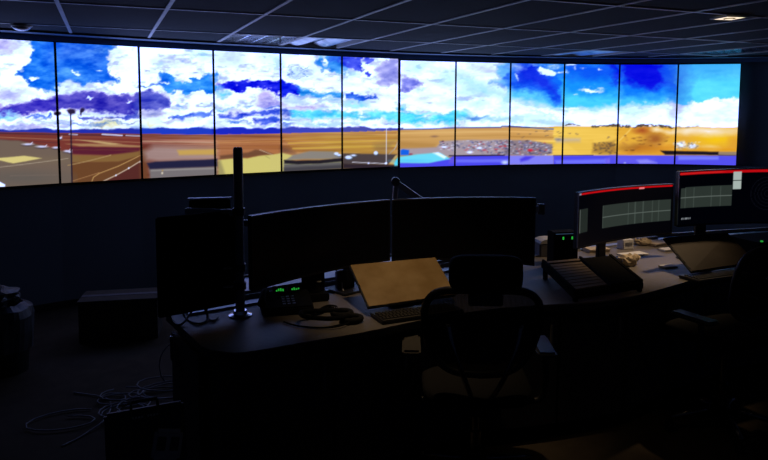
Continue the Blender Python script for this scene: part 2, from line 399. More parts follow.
poly((235, 248, 250), [(175, 70), (205, 48), (255, 62), (290, 78), (310, 90), (260, 108), (220, 102), (190, 85)], 1)
ell((190, 225, 250), 270, 45, 25, 10, 2)
for q in range(7): poly((200, 240, 250), [(60 + q * 22, 265 + q * 8), (150 + q * 22, 300 + q * 7), (148 + q * 22, 306 + q * 7)], 1.2, .6)
ell((160, 235, 250), 100, 335, 80, 9, 3, .7); ell((235, 245, 252), 60, 285, 40, 12, 3); ell((150, 230, 248), 220, 365, 80, 8, 3, .8)
P(562, 56, 5.61)
poly((72, 212, 250), [(5, 20), (312, 20), (312, 262), (200, 290), (5, 278)], 3.5)
poly((25, 150, 242), [(5, 20), (312, 20), (312, 225), (5, 195)], 5)
poly((15, 92, 235), [(5, 20), (312, 20), (312, 140), (5, 100)], 6)
poly((10, 22, 216), [(262, 20), (312, 20), (312, 180), (268, 110)], 3.5, .85)
for a_ in ((45, 45, 32, 8), (8, 82, 10, 7), (155, 178, 56, 10), (200, 58, 9, 6), (62, 70, 8, 5), (70, 208, 7, 4), (55, 283, 55, 8), (120, 60, 7, 3)): ell((248, 250, 252), *a_, 1)
poly((180, 240, 250), [(80, 310), (220, 290), (312, 262), (312, 280), (200, 310)], 3, .6)
P(614, 56, 5.6)
poly((70, 200, 248), [(22, 20), (355, 20), (355, 245), (250, 262), (100, 275), (15, 285)], 3)
poly((15, 125, 240), [(22, 20), (355, 20), (355, 215), (22, 225)], 5)
poly((8, 14, 216), [(22, 20), (275, 20), (285, 150), (220, 185), (110, 160), (22, 120)], 4.5)
poly((10, 72, 236), [(275, 20), (352, 20), (352, 180), (285, 170)], 4, .8)
ell((250, 250, 255), 215, 268, 45, 9, 2); ell((160, 235, 248), 70, 300, 50, 7, 3, .7)
P(674, 56, 5.6)
poly((88, 222, 250), [(12, 20), (400, 20), (400, 235), (290, 233), (200, 238), (12, 258)], 1.2)
poly((60, 178, 242), [(12, 0), (400, 0), (400, 60), (12, 110)], 9)
ell((35, 95, 215), 20, 130, 50, 110, 10, .8); ell((60, 130, 220), 250, 80, 100, 20, 8, .35)

# shading inside the clouds and the blue
d1, d2 = fbm(11, 4.5, 4), fbm(30, 9, 3)
lum = img.mean(-1, keepdims=True)
white_ = np.clip((lum - 205) / 35, 0, 1)
calm = np.interp(gx, [440, 560], [1, .22])[..., None]
img += (1 - white_) * calm * (d1[..., None] * np.array([62, 58, 30.]))
img -= white_ * calm * np.clip(d1 + .5 * d2 - .16, 0, 1)[..., None] * np.array([115, 75, 10.])
# mountains along the skyline
P(0, 0, 1, 'rough')
def ridge(x0, x1, top, bot, col, soft=.6):
    poly(col, [(x0, top)] + [(x0 + (x1 - x0) * k / 6, top - .6 * ((k * 7) % 3)) for k in range(1, 6)] + [(x1, top), (x1, bot), (x0, bot)], soft)

ridge(-44, 62, 131, 137, (34, 52, 168)); ridge(60, 142, 131, 138, (32, 46, 165)); ridge(138, 216, 129.5, 138, (30, 60, 188))
ridge(212, 284, 128.6, 137, (26, 40, 185)); ridge(280, 343, 128, 135, (58, 68, 182)); ridge(340, 402, 127.2, 132, (72, 78, 165))
# ground, everything under the horizon
gmask = gy > hz
gcol = np.zeros_like(img); streak = fbm(60, 2.2, 3)
for c_ in range(3):
    gcol[..., c_] = np.interp(gx, [-44, 60, 140, 215, 281, 330, 399, 455, 510, 560, 620, 742],
        [[118, 118, 122, 165, 165, 182, 196, 208, 210, 240, 238, 240], [68, 62, 64, 112, 108, 140, 150, 165, 158, 200, 180, 185], [56, 50, 52, 80, 62, 66, 78, 92, 84, 80, 60, 60]][c_])
gcol += streak[..., None] * 50
img = np.where(gmask[..., None], gcol, img)
P(0, 120, 5.12, 'ground')
poly((120, 55, 45), [(-220, 68), (725, 80), (725, 185), (550, 190), (360, 180), (300, 155), (100, 112), (-220, 100)], 1)
poly((165, 125, 82), [(330, 130), (560, 128), (725, 138), (725, 146), (400, 142)], .6); line((165, 115, 82), [(0, 98), (300, 108), (725, 122)], .9, .8)
poly((190, 160, 105), [(380, 108), (500, 115), (620, 130), (560, 134)], .6); line((140, 80, 60), [(300, 92), (725, 100)], 1, .8)
line((60, 35, 55), [(-200, 76), (500, 84), (725, 88)], 1.1, .8); line((70, 40, 50), [(0, 112), (300, 125)], .8, .6)
poly((90, 30, 46), [(360, 146), (725, 150), (700, 175), (540, 188), (370, 182)], .7); line((120, 70, 40), [(360, 160), (700, 162)], .6, .6)
poly((112, 96, 80), [(-220, 105), (0, 110), (100, 115), (300, 160), (365, 185), (365, 345), (-220, 380)], 1)
poly((132, 98, 52), [(365, 187), (545, 190), (725, 165), (725, 190), (600, 225), (365, 228)], 1)
poly((106, 68, 38), [(365, 226), (600, 222), (725, 186), (725, 320), (365, 345)], .8)
poly((86, 42, 36), [(500, 345), (725, 215), (725, 345)], .8)
ell((96, 90, 80), 120, 310, 190, 35, 5, .8); ell((125, 108, 78), 200, 215, 130, 12, 4, .5)
poly((216, 202, 122), [(-5, 208), (130, 194), (215, 207), (75, 234), (-5, 216)], .5)
line((165, 150, 125), [(-40, 262), (120, 240), (345, 206)], .7); line((120, 105, 90), [(60, 300), (290, 292)], .8, .6)
line((172, 142, 90), [(345, 242), (450, 218), (560, 188)], .8); line((190, 150, 88), [(462, 330), (472, 303), (500, 284), (600, 245), (725, 185)], .8)
line((175, 130, 80), [(365, 325), (500, 280)], .7, .8); line((205, 185, 155), [(520, 325), (587, 293), (655, 256), (725, 214)], .9)
for a_, b_ in ((587, 293), (655, 255), (715, 222)): ell((235, 235, 225), a_, b_, 4, 4, .4)
for a_, b_, r_ in ((145, 133, 26), (215, 146, 28), (285, 150, 18), (340, 168, 16), (355, 172, 10), (305, 100, 10)):
    ell((60, 50, 60), a_, b_ + 6, r_, 4, .5); ell((205, 205, 218), a_, b_, r_, 5, .5); line((215, 215, 225), [(a_ + r_ * .6, b_ - 2), (a_ + r_ * .9, b_ - 9)], .8)
poly((242, 242, 252), [(-30, 318), (0, 325), (38, 346), (38, 358), (-30, 358)], .6)
line((205, 205, 215), [(515, 80), (620, 86)], 1.3); line((180, 180, 200), [(350, 80), (390, 82)], 1.1); line((190, 190, 205), [(640, 86), (715, 88)], 1)
P(130, 120, 4.8, 'ground')
line((196, 160, 128), [(55, 108), (400, 112)], 1.2, .8); line((205, 155, 110), [(415, 106), (725, 92)], 1, .8); line((120, 70, 60), [(55, 80), (725, 78)], 1.2, .8)
line((100, 60, 50), [(55, 128), (400, 128)], .9, .5); line((125, 75, 55), [(415, 128), (725, 120)], .9, .7); line((120, 75, 50), [(415, 142), (725, 138)], .9, .6)
poly((110, 66, 40), [(50, 140), (75, 150), (90, 300), (50, 305)], 2.5)
poly((165, 142, 132), [(60, 160), (110, 128), (400, 140), (412, 195), (130, 208), (75, 200)], 3.5, .85)
poly((204, 165, 72), [(220, 150), (412, 143), (412, 170), (230, 174)], 1.2, .85)
poly((168, 104, 56), [(418, 100), (725, 85), (725, 190), (430, 186)], 2, .6); line((205, 150, 90), [(418, 112), (725, 104)], .8, .7)
poly((118, 112, 108), [(88, 240), (415, 226), (415, 270), (95, 292)], 1.2); line((150, 145, 135), [(100, 250), (410, 236)], 1.6, .8)
poly((34, 34, 60), [(78, 214), (120, 206), (380, 193), (416, 190), (420, 226), (300, 233), (92, 243)], .8)
ell((225, 215, 180), 150, 262, 4, 5, .5); ell((180, 140, 60), 152, 250, 3, 3, .5)
poly((208, 198, 108), [(424, 196), (505, 184), (560, 186), (620, 172), (700, 165), (730, 185), (730, 262), (424, 275)], .8)
poly((150, 140, 90), [(418, 200), (432, 196), (455, 270), (420, 272)], 1.5, .8); line((150, 145, 80), [(650, 175), (730, 215)], .7, .7)
poly((100, 66, 46), [(430, 175), (560, 158), (600, 143), (650, 150), (690, 166), (620, 172), (560, 182), (430, 190)], 1, .8); line((190, 165, 130), [(620, 145), (640, 152), (685, 168)], .7)
P(275, 115, 5.689, 'ground')
for q, (yy, cc) in enumerate(((112, (170, 110, 60)), (128, (205, 155, 70)), (140, (190, 130, 50)), (155, (215, 175, 60)), (170, (175, 125, 45)), (185, (225, 190, 70)), (198, (165, 110, 55)))):
    line(cc, [(40 + q * 12, yy + 6), (380, yy - 4), (690, yy - 18)], 1.6, .6)
poly((105, 70, 55), [(36, 180), (80, 190), (110, 215), (36, 220)], 3, .8)
poly((200, 160, 60), [(390, 165), (600, 170), (560, 200), (390, 205)], 3, .5); poly((140, 115, 70), [(560, 160), (690, 130), (640, 210), (560, 205)], 3, .5)
poly((206, 196, 110), [(-30, 232), (40, 215), (160, 245), (60, 262), (60, 330), (-30, 340)], .8)
poly((138, 132, 118), [(100, 228), (200, 205), (330, 206), (382, 226), (375, 246), (150, 252), (60, 258)], 1)
poly((74, 64, 62), [(385, 216), (695, 216), (645, 275), (385, 278)], .8)
poly((98, 96, 92), [(50, 270), (380, 258), (384, 302), (50, 322)], 1); line((140, 140, 100), [(55, 280), (200, 278), (380, 266)], .9, .9)
poly((60, 58, 62), [(50, 300), (384, 282), (384, 305), (50, 330)], 1, .8)
poly((34, 30, 36), [(50, 256), (120, 260), (250, 255), (384, 242), (384, 262), (250, 275), (130, 281), (55, 276)], .6)
poly((22, 18, 38), [(388, 276), (700, 276), (700, 300), (388, 305)], .8, .85)
line((165, 155, 135), [(705, 130), (690, 175), (650, 215)], 1, .8); line((190, 180, 160), [(700, 150), (680, 190)], .6)
for a_ in ((350, 218, 14, 8), (365, 226, 14, 5), (418, 238, 20, 10), (445, 226, 16, 5), (572, 211, 12, 10)): ell((60, 80, 100), a_[0] + 3, a_[1] + 5, a_[2], a_[3], .5, .8); ell((212, 225, 235), *a_, .5)
line((222, 222, 226), [(633, 62), (633, 270)], .7); line((210, 210, 215), [(440, 266), (636, 270)], .8, .9); ell((245, 245, 245), 632, 268, 7, 5); ell((240, 240, 240), 532, 270, 5, 4)
poly((190, 180, 120), [(655, 268), (688, 222), (698, 222), (676, 272)], .6, .8); poly((90, 220, 235), [(678, 268), (706, 222), (706, 278), (684, 282)], .7)
P(395, 115, 6.144, 'ground')
poly((212, 165, 95), [(20, 92), (712, 72), (712, 150), (380, 140), (280, 155), (240, 190), (20, 195)], 1, .7)
line((225, 185, 110), [(25, 105), (700, 92)], 1.4, .7); line((190, 145, 75), [(25, 130), (700, 115)], 1.4, .6); poly((170, 125, 60), [(25, 150), (260, 165), (240, 195), (25, 195)], 2, .6)
ell((110, 80, 80), 240, 124, 14, 4, 1, .8)
poly((168, 154, 156), [(20, 200), (250, 190), (290, 152), (400, 146), (715, 142), (715, 245), (330, 250), (250, 225), (150, 240), (20, 240)], 1)
rc = np.random.default_rng(5)
def cars(x0, y0, x1, y1, n, cut=None):
    for _ in range(n):
        x, y = rc.uniform(x0, x1), rc.uniform(y0, y1)
        if cut and cut(x, y): continue
        c_ = [(70, 70, 100), (225, 228, 240), (105, 108, 140), (55, 55, 80), (180, 185, 205), (190, 70, 80), (90, 95, 160), (120, 120, 150), (60, 60, 85), (140, 135, 150), (90, 90, 120), (200, 200, 215)][rc.integers(12)]
        ell(c_, x, y, rc.uniform(4, 9), rc.uniform(2, 3.6), .4, .75)
cars(270, 150, 712, 236, 280, lambda x, y: x < 330 and y > 205 or (320 < x < 530 and y > 212))
for a_ in ((550, 208), (625, 203), (655, 185)): ell((195, 60, 75), *a_, 12, 4.5, .6, .8)
for a_ in ((300, 190), (460, 222), (520, 195)): ell((235, 235, 245), *a_, 20, 6, .6)
poly((22, 98, 218), [(30, 210), (45, 203), (82, 208), (82, 240), (32, 240)], .5); ell((150, 60, 80), 92, 236, 12, 7, .6)
poly((75, 72, 226), [(22, 285), (200, 285), (340, 255), (360, 246), (715, 240), (715, 306), (22, 320)], .7)
poly((108, 112, 238), [(370, 268), (715, 262), (715, 282), (370, 286)], 1); poly((108, 90, 215), [(330, 262), (372, 254), (372, 290), (330, 290)], 1.5, .7)
poly((108, 222, 236), [(25, 250), (130, 236), (230, 226), (275, 226), (318, 250), (338, 264), (200, 288), (25, 288)], .8)
poly((230, 250, 245), [(228, 226), (262, 222), (315, 250), (300, 262)], 1); ell((80, 190, 235), 90, 275, 80, 7, 1.5, .7); line((22, 10, 50), [(332, 244), (680, 240)], 1.2)
ell((205, 225, 245), 682, 284, 20, 11, 1, .9)
P(505, 115, 6.4, 'ground')
poly((208, 158, 84), [(35, 74), (312, 88), (312, 152), (35, 152)], 1, .8); poly((244, 204, 84), [(322, 66), (712, 66), (712, 252), (312, 252)], 3, .8)
line((240, 190, 110), [(35, 95), (310, 104)], 1.3, .7); line((180, 130, 60), [(35, 128), (310, 134)], 1.3, .7)
poly((142, 126, 128), [(0, 150), (150, 152), (305, 178), (305, 240), (250, 250), (0, 250)], 1)
cars(0, 152, 305, 246, 230, lambda x, y: y < 150 + max(0, x - 120) * .14)
ell((208, 40, 60), 166, 216, 16, 9, .6); ell((200, 60, 70), 8, 190, 8, 5, .6)
poly((202, 182, 142), [(320, 138), (480, 140), (480, 166), (330, 168)], 1.5, .9); ell((120, 120, 130), 345, 148, 20, 7, 1, .8)
for q in range(16): line((225, 180, 60), [(380 + q * 6, 160 + q * 5), (560, 150 + q * 6)], .7, .35)
P(505, 115, 6.4, 'rough')
poly((160, 115, 50), [(560, 172), (620, 165), (700, 148), (715, 245), (560, 236)], 2, .8)
for q in range(70): ell([(105, 80, 50), (190, 150, 60), (90, 75, 60)][q % 3], rc.uniform(565, 712), rc.uniform(160, 242), 7, 4, .5, .7)
for q in range(22): ell((75, 70, 60), rc.uniform(385, 470), rc.uniform(50, 60), 6, 3, .4, .8)
for q in range(50): ell((80, 70, 55), rc.uniform(545, 705), rc.uniform(56, 66), 6, 3, .4, .8)
for q in range(16): ell((110, 90, 80), rc.uniform(40, 700), rc.uniform(90, 135), 7, 3, .4, .7)
line((100, 110, 150), [(30, 64), (160, 70), (250, 78), (310, 80)], 1.6, .9)
line((90, 90, 130), [(-900 * 6.4 / 6.4 + 225, 70), (30, 66)], .1, .0)
P(505, 115, 6.4, 'ground')
poly((130, 130, 236), [(35, 252), (312, 250), (312, 312), (35, 312)], .7); poly((76, 64, 222), [(100, 275), (135, 255), (190, 256), (150, 280), (105, 292)], 1.2)
poly((76, 72, 228), [(312, 252), (720, 250), (720, 308), (312, 312)], .7); poly((112, 114, 240), [(320, 282), (640, 274), (640, 302), (330, 306)], 1.2); line((60, 50, 70), [(312, 250), (560, 248)], .7)
poly((140, 120, 230), [(640, 275), (712, 250), (712, 305), (640, 305)], 2, .7)
P(0, 0, 1, 'ground')
line((92, 92, 142), [(399, 128.2), (430, 127.6), (455, 126.5), (502, 125.8)], 1.4, .9); line((80, 80, 110), [(503, 124.7), (511, 124.8), (530, 126)], 1.5, .9)
P(610, 110, 5.486, 'rough')
poly((232, 176, 56), [(40, 85), (715, 90), (715, 240), (40, 240)], 1.5, .8); line((245, 205, 100), [(45, 160), (110, 95)], 1.4, .8)
ell((172, 84, 34), 170, 105, 34, 15, 2.5); ell((165, 98, 40), 235, 150, 52, 28, 4); ell((150, 92, 36), 150, 200, 70, 18, 4); poly((215, 130, 30), [(160, 185), (400, 185), (340, 215), (280, 235), (40, 240)], 3, .5)
ell((252, 232, 182), 250, 102, 26, 10, 1.5); ell((250, 232, 190), 320, 110, 30, 8, 2); ell((250, 225, 160), 420, 108, 30, 10, 2)
ell((232, 232, 225), 385, 182, 26, 14, 1.5); ell((210, 215, 222), 455, 192, 32, 16, 1.5); ell((255, 240, 170), 560, 200, 36, 9, 2)
for q in range(40): ell([(245, 245, 240), (120, 110, 100), (150, 160, 180)][q % 3], rc.uniform(360, 500), rc.uniform(170, 210), 6, 3, .4, .7)
for q in range(30): ell([(120, 70, 30), (200, 140, 60)][q % 2], rc.uniform(60, 320), rc.uniform(130, 215), 9, 4, .5, .6)
ell((252, 206, 14), 590, 152, 95, 26, 4, .8); poly((225, 150, 20), [(370, 205), (700, 190), (700, 222), (370, 222)], 2, .6); ell((220, 150, 50), 690, 165, 30, 30, 4, .6)
ell((255, 248, 232), 545, 108, 130, 16, 4); ell((240, 210, 130), 650, 102, 25, 6, 1.5)
for q in range(60): ell((72, 62, 55), rc.uniform(0, 340), rc.uniform(73, 86), 8, 3.5, .4, .8)
for q in range(14): ell((180, 160, 130), rc.uniform(370, 480), rc.uniform(84, 92), 8, 3, .5, .5)
P(610, 110, 5.486, 'ground')
poly((26, 20, 30), [(270, 215), (420, 218), (600, 221), (600, 240), (300, 238)], .6); poly((150, 130, 102), [(600, 221), (715, 221), (715, 242), (600, 240)], .6); line((40, 30, 35), [(600, 240), (715, 242)], .8)
poly((84, 80, 226), [(-5, 242), (715, 243), (715, 305), (-5, 300)], .6); poly((150, 155, 242), [(140, 268), (200, 265), (255, 284), (160, 288)], 1.2); poly((118, 126, 240), [(370, 246), (600, 248), (600, 264), (370, 268)], 1)
poly((125, 110, 232), [(30, 250), (240, 262), (240, 292), (30, 292)], 3, .4); ell((190, 200, 250), 75, 284, 5, 3)
# flood-light mast standing in the picture
P(0, 0, 1, 'ground')
line((28, 22, 40), [(69.6, 113), (71.4, 190)], 1.3)
P(54, 38, 4.6, 'rough')
for a_ in ((12, 357, 16, 10), (70, 346, 20, 13), (124, 338, 12, 12), (120, 352, 5, 10)): ell((40, 30, 62), *a_, .6)
ell((235, 235, 245), 50, 352, 7, 10, .6); ell((235, 235, 245), 146, 345, 4, 6, .6)
img = np.clip(img, 0, 255) / 255
lin = np.where(img <= .04045, img / 12.92, ((img + .055) / 1.055) ** 2.4)
# the brightest whites of the displays are past the camera's range and cold in colour
hot = np.clip((lin.min(-1, keepdims=True) - .55) / .4, 0, 1)
lin = lin * (1 + hot * np.array([.1, .6, 2.3]))
lin[..., 2] *= 1.15

# ------------------------------------------------------------------ video wall: twelve tall displays on an arc
PE = [(-3.327, 5.262), (-2.790, 5.699), (-2.229, 6.102), (-1.650, 6.481), (-1.056, 6.836), (-.451, 7.169), (.165, 7.480)]
PE2 = [(.174, 7.512), (.828, 7.738), (1.495, 7.924), (2.168, 8.060), (2.852, 8.120), (3.542, 8.076), (4.217, 7.918)]
WT = EYE + 0.556; WH = 1.215
F_, CY_, PI_ = 665., 165., .085
def to_px(x, y, z):
    z -= EYE; c, s = math.cos(PI_), math.sin(PI_)
    d = c * y - s * z; u = s * y + c * z
    return 384 + F_ * x / d, CY_ - F_ * u / d
# the picture's own frame: where each display's corners fall on the picture canvas
EP = [(-36.5, 37.6, -27, 193.5), (54.4, 42.8, 60.2, 186.4), (137.8, 47.9, 142, 181), (212.9, 51.6, 215.1, 176.2), (280.3, 54.2, 281.8, 172.2), (341.4, 56.2, 342.4, 169.1), (398.6, 58.2, 398.8, 165.4)]
EP2 = [(398.9, 58.9, 398.8, 166.9), (456, 60.3, 454.4, 165.4), (512, 61.3, 510, 164.), (564.8, 62.3, 562.1, 163.2), (618.4, 63, 615.3, 163), (678.1, 63, 673.7, 163.4), (742, 62.6, 737.6, 164.5)]
def picture_mesh(name, pw, ph, nu, nv, colfn, y=-0.0):
    us = np.linspace(0, 1, nu + 1); vs = np.linspace(0, 1, nv + 1)
    U, V = np.meshgrid(us, vs)
    co = np.stack([(U - .5) * pw, np.full_like(U, y), V * ph], -1).reshape(-1, 3)
    idx = np.arange((nu + 1) * (nv + 1)).reshape(nv + 1, nu + 1)
    f = np.stack([idx[:-1, :-1], idx[:-1, 1:], idx[1:, 1:], idx[1:, :-1]], -1).reshape(-1, 4)
    me = bpy.data.meshes.new(name)
    me.vertices.add(len(co)); me.vertices.foreach_set('co', co.ravel())
    me.loops.add(f.size); me.loops.foreach_set('vertex_index', f.ravel())
    me.polygons.add(len(f)); me.polygons.foreach_set('loop_start', np.arange(0, f.size, 4))
    me.update(calc_edges=True)
    col = colfn(U, V).reshape(-1, 3)
    at = me.color_attributes.new('picture', 'FLOAT_COLOR', 'POINT')
    at.data.foreach_set('color', np.concatenate([col, np.ones((len(col), 1))], 1).ravel())
    return me
def sample(px, py):
    fx = np.clip((px - X0) * SS - .5, 0, W_ - 2); fy = np.clip((py - Y0) * SS - .5, 0, H_ - 2)
    i = fx.astype(int); j = fy.astype(int); a = (fx - i)[..., None]; b = (fy - j)[..., None]
    return (lin[j, i] * (1 - a) + lin[j, i + 1] * a) * (1 - b) + (lin[j + 1, i] * (1 - a) + lin[j + 1, i + 1] * a) * b
WLAB = ['leftmost wall display with white clouds above a brown airfield, cut by the frame edge',
        'second wall display from left with a tall floodlight mast and purple cloud',
        'third wall display from left with a long dark blurred roof at its foot',
        'fourth wall display from left with deep blue cloud gap, behind the desk pole',
        'fifth wall display from left with golden field and curved grey apron',
        'sixth wall display from left with thin white pole and dark tarmac',
        'seventh wall display from left with small purple cloud and turquoise roof',
        'eighth wall display from left with a crowded car park under pale sky',
        'ninth wall display from left with blue streaked sky and parked cars at left',
        'fourth wall display from right, one flat white cloud in blue sky',
        'third wall display from right... ', '']
WLAB[9] = 'tenth wall display from left with one flat white cloud in blue sky'
WLAB[10] = 'second wall display from right with darkest blue sky over orange scrub'
WLAB[11] = 'rightmost wall display with turquoise sky over a plain white cloud bank'
proto_frame = None
for i in range(12):
    (ax, ay), (bx, by) = (PE[i], PE[i + 1]) if i < 6 else (PE2[i - 6], PE2[i - 5])
    ea, eb = (EP[i], EP[i + 1]) if i < 6 else (EP2[i - 6], EP2[i - 5])
    top = WT - (0 if i < 6 else .014); L = math.hypot(bx - ax, by - ay); ang = math.atan2(by - ay, bx - ax)
    t = thing('wall_display', WLAB[i], 'display', ((ax + bx) / 2, (ay + by) / 2, top - WH), ang, 'tall displays of the curved video wall')
    pw = L - .004; bz = .0075
    bm = bmesh.new()
    box(bm, (0, .052, WH / 2), (pw - .03, .085, WH - .02))
    finish('housing', bm, M['blackp'], t, bevel=.004)
    bm = bmesh.new()
    for s in (-1, 1): box(bm, (s * (pw / 2 - bz / 2), .004, WH / 2), (bz, .02, WH))
    for z in (bz / 2, WH - bz / 2): box(bm, (0, .004, z), (pw - 2 * bz, .02, bz))
    finish('bezel', bm, M['bezel'], t)
    sw, sh = pw - 2 * bz, WH - 2 * bz
    def cf(U, V, ea=ea, eb=eb):
        U = .012 + U * .976; V = .006 + V * .988
        tx = ea[0] * (1 - U) + eb[0] * U; ty = ea[1] * (1 - U) + eb[1] * U
        bx_ = ea[2] * (1 - U) + eb[2] * U; by_ = ea[3] * (1 - U) + eb[3] * U
        return sample(bx_ * (1 - V) + tx * V, by_ * (1 - V) + ty * V)
    n = max(64, int((eb[0] - ea[0]) * 1.25)); nv = int((ea[3] - ea[1]) * 1.15)
    me = picture_mesh('screen', sw, sh, n, nv, cf)
    s_ = link('screen', me, M['wallscreen'], t, (0, 0.003, bz))

# ------------------------------------------------------------------ room shell
def offset_curve(pts, d):
    out = []
    for i, p in enumerate(pts):
        a = pts[max(i - 1, 0)]; b_ = pts[min(i + 1, len(pts) - 1)]
        tx, ty = b_[0] - a[0], b_[1] - a[1]; L = math.hypot(tx, ty)
        out.append((p[0] - ty / L * d, p[1] + tx / L * d))
    return out
ARC = PE[:-1] + [((PE[-1][0] + PE2[0][0]) / 2, (PE[-1][1] + PE2[0][1]) / 2)] + PE2[1:]
ARCX = [(-4.9, 3.6), (-4.35, 4.25), (-3.85, 4.80)] + ARC + [(4.87, 7.68), (5.45, 7.35), (6.0, 6.95)]
BACK = offset_curve(ARCX, .13)
XL, XR, YB = -4.9, 6.2, -2.6
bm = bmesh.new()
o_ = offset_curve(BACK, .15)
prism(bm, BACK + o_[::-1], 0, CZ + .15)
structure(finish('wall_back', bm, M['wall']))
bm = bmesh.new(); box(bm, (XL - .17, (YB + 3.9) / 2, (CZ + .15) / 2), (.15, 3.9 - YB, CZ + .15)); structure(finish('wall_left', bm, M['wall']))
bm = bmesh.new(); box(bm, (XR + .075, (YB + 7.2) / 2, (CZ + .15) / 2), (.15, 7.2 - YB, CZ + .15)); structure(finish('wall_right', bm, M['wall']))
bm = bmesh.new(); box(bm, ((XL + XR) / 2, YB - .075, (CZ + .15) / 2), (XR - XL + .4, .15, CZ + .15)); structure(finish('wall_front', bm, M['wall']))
bm = bmesh.new(); box(bm, (.65, 2.9, -.06), (11.6, 11.4, .12)); structure(finish('floor', bm, M['floor']))
# dark surround that the displays are set in: a strip above, one below, one at the right end
def strip(name, pts, d0, d1, z0, z1, mt):
    bm = bmesh.new(); a = offset_curve(pts, d0); b2 = offset_curve(pts, d1)
    prism(bm, a + b2[::-1], z0, z1); return structure(finish(name, bm, mt))
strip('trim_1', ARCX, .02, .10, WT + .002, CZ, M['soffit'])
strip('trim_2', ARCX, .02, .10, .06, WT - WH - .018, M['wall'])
strip('baseboard_back', ARCX, .005, .10, 0, .06, M['cab'])
# suspended ceiling: upper deck, tiles and grid bars
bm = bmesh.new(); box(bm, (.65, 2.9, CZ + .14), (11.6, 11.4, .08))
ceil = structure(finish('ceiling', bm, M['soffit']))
EDGE = offset_curve(ARCX, -.24)
th = .397; A0, SA, B0_, SB = -.234, .613, 5.607, 1.219
def to_ab(x, y): return math.cos(th) * x + math.sin(th) * y, -math.sin(th) * x + math.cos(th) * y
def to_xy(a, b): return math.cos(th) * a - math.sin(th) * b, math.sin(th) * a + math.cos(th) * b
REG = EDGE[::-1] + [(XL, EDGE[0][1]), (XL, .4), (XR, .4), (XR, EDGE[-1][1])]   # ceiling region in view
REG = [(-4.9, .4), (6.2, .4), (6.2, EDGE[-1][1] - .1)] + EDGE[::-1][0:] 
def clip(poly_, planes):
    for (px, py, nx, ny) in planes:
        out = []
        for i in range(len(poly_)):
            p, q = poly_[i], poly_[(i + 1) % len(poly_)]
            dp = (p[0] - px) * nx + (p[1] - py) * ny; dq = (q[0] - px) * nx + (q[1] - py) * ny
            if dp >= 0: out.append(p)
            if (dp >= 0) != (dq >= 0):
                t = dp / (dp - dq); out.append((p[0] + (q[0] - p[0]) * t, p[1] + (q[1] - p[1]) * t))
        poly_ = out
        if len(poly_) < 3: return []
    return poly_
planes = [(-4.9, 0, 1, 0), (6.2, 0, -1, 0), (0, -2.6, 0, 1)]
for p, q in zip(EDGE[:-1], EDGE[1:]):
    ex, ey = q[0] - p[0], q[1] - p[1]; planes.append((p[0], p[1], ey, -ex))
def ab_poly(a0, a1, b0, b1): return [to_xy(a0, b0), to_xy(a1, b0), to_xy(a1, b1), to_xy(a0, b1)]
def area(p): return abs(sum(p[i][0] * p[(i + 1) % len(p)][1] - p[(i + 1) % len(p)][0] * p[i][1] for i in range(len(p)))) / 2
g = .012
TROFF = {}   # (k, j) -> kind
for (x_, y_, kd) in ((-1.2, 6.05, 'louvre'), (-.55, 6.15, 'lens'), (2.15, 7.30, 'lens'), (3.6, 7.30, 'louvre')):
    a_, b_ = to_ab(x_, y_); TROFF[(math.floor((a_ - A0) / SA), math.floor((b_ - B0_) / SB))] = kd
tile_me = None; troffs = []
for k in range(-12, 16):
    for j in range(-8, 4):
        a0 = A0 + SA * k; b0 = B0_ + SB * j
        cx, cy = to_xy(a0 + SA / 2, b0 + SB / 2)
        full = ab_poly(a0 + g, a0 + SA - g, b0 + g, b0 + SB - g)
        p = clip(full, planes)
        if not p or area(p) < .004: continue
        if cy < 1.2: continue
        if (k, j) in TROFF: troffs.append((k, j, p, TROFF[(k, j)])); continue
        if any(abs(cx - lx) < .62 and abs(cy - ly) < .62 and ly < 0 for (lx, ly), *_ in LAMPS): continue
        if area(p) > .98 * area(full):
            if tile_me is None:
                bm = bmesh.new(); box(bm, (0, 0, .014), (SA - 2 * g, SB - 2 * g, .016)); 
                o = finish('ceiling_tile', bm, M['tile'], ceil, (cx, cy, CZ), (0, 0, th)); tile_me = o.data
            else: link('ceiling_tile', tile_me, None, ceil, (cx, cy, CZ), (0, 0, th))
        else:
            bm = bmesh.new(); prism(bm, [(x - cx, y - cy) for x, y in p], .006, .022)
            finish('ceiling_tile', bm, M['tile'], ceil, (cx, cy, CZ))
def bar(a0, a1, b0, b1):
    p = clip(ab_poly(a0, a1, b0, b1), planes)
    if not p or area(p) < .002: return
    cx = sum(x for x, y in p) / len(p); cy = sum(y for x, y in p) / len(p)
    bm = bmesh.new(); prism(bm, [(x - cx, y - cy) for x, y in p], 0, .006)
    finish('grid_bar', bm, M['bar'], ceil, (cx, cy, CZ))
for k in range(-12, 17): bar(A0 + SA * k - g, A0 + SA * k + g, -5, 10)
for j in range(-4, 4):
    for k in range(-12, 16):
        bar(A0 + SA * k + g, A0 + SA * (k + 1) - g, B0_ + SB * j - g, B0_ + SB * j + g)
# soffit between the tiles and the displays
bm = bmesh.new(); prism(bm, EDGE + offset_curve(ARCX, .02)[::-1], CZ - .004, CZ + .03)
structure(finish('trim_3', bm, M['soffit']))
bm = bmesh.new()
prism(bm, offset_curve(ARCX, -.25) + EDGE[::-1], CZ - .012, CZ + .03)
structure(finish('trim_4', bm, M['deskedge']))

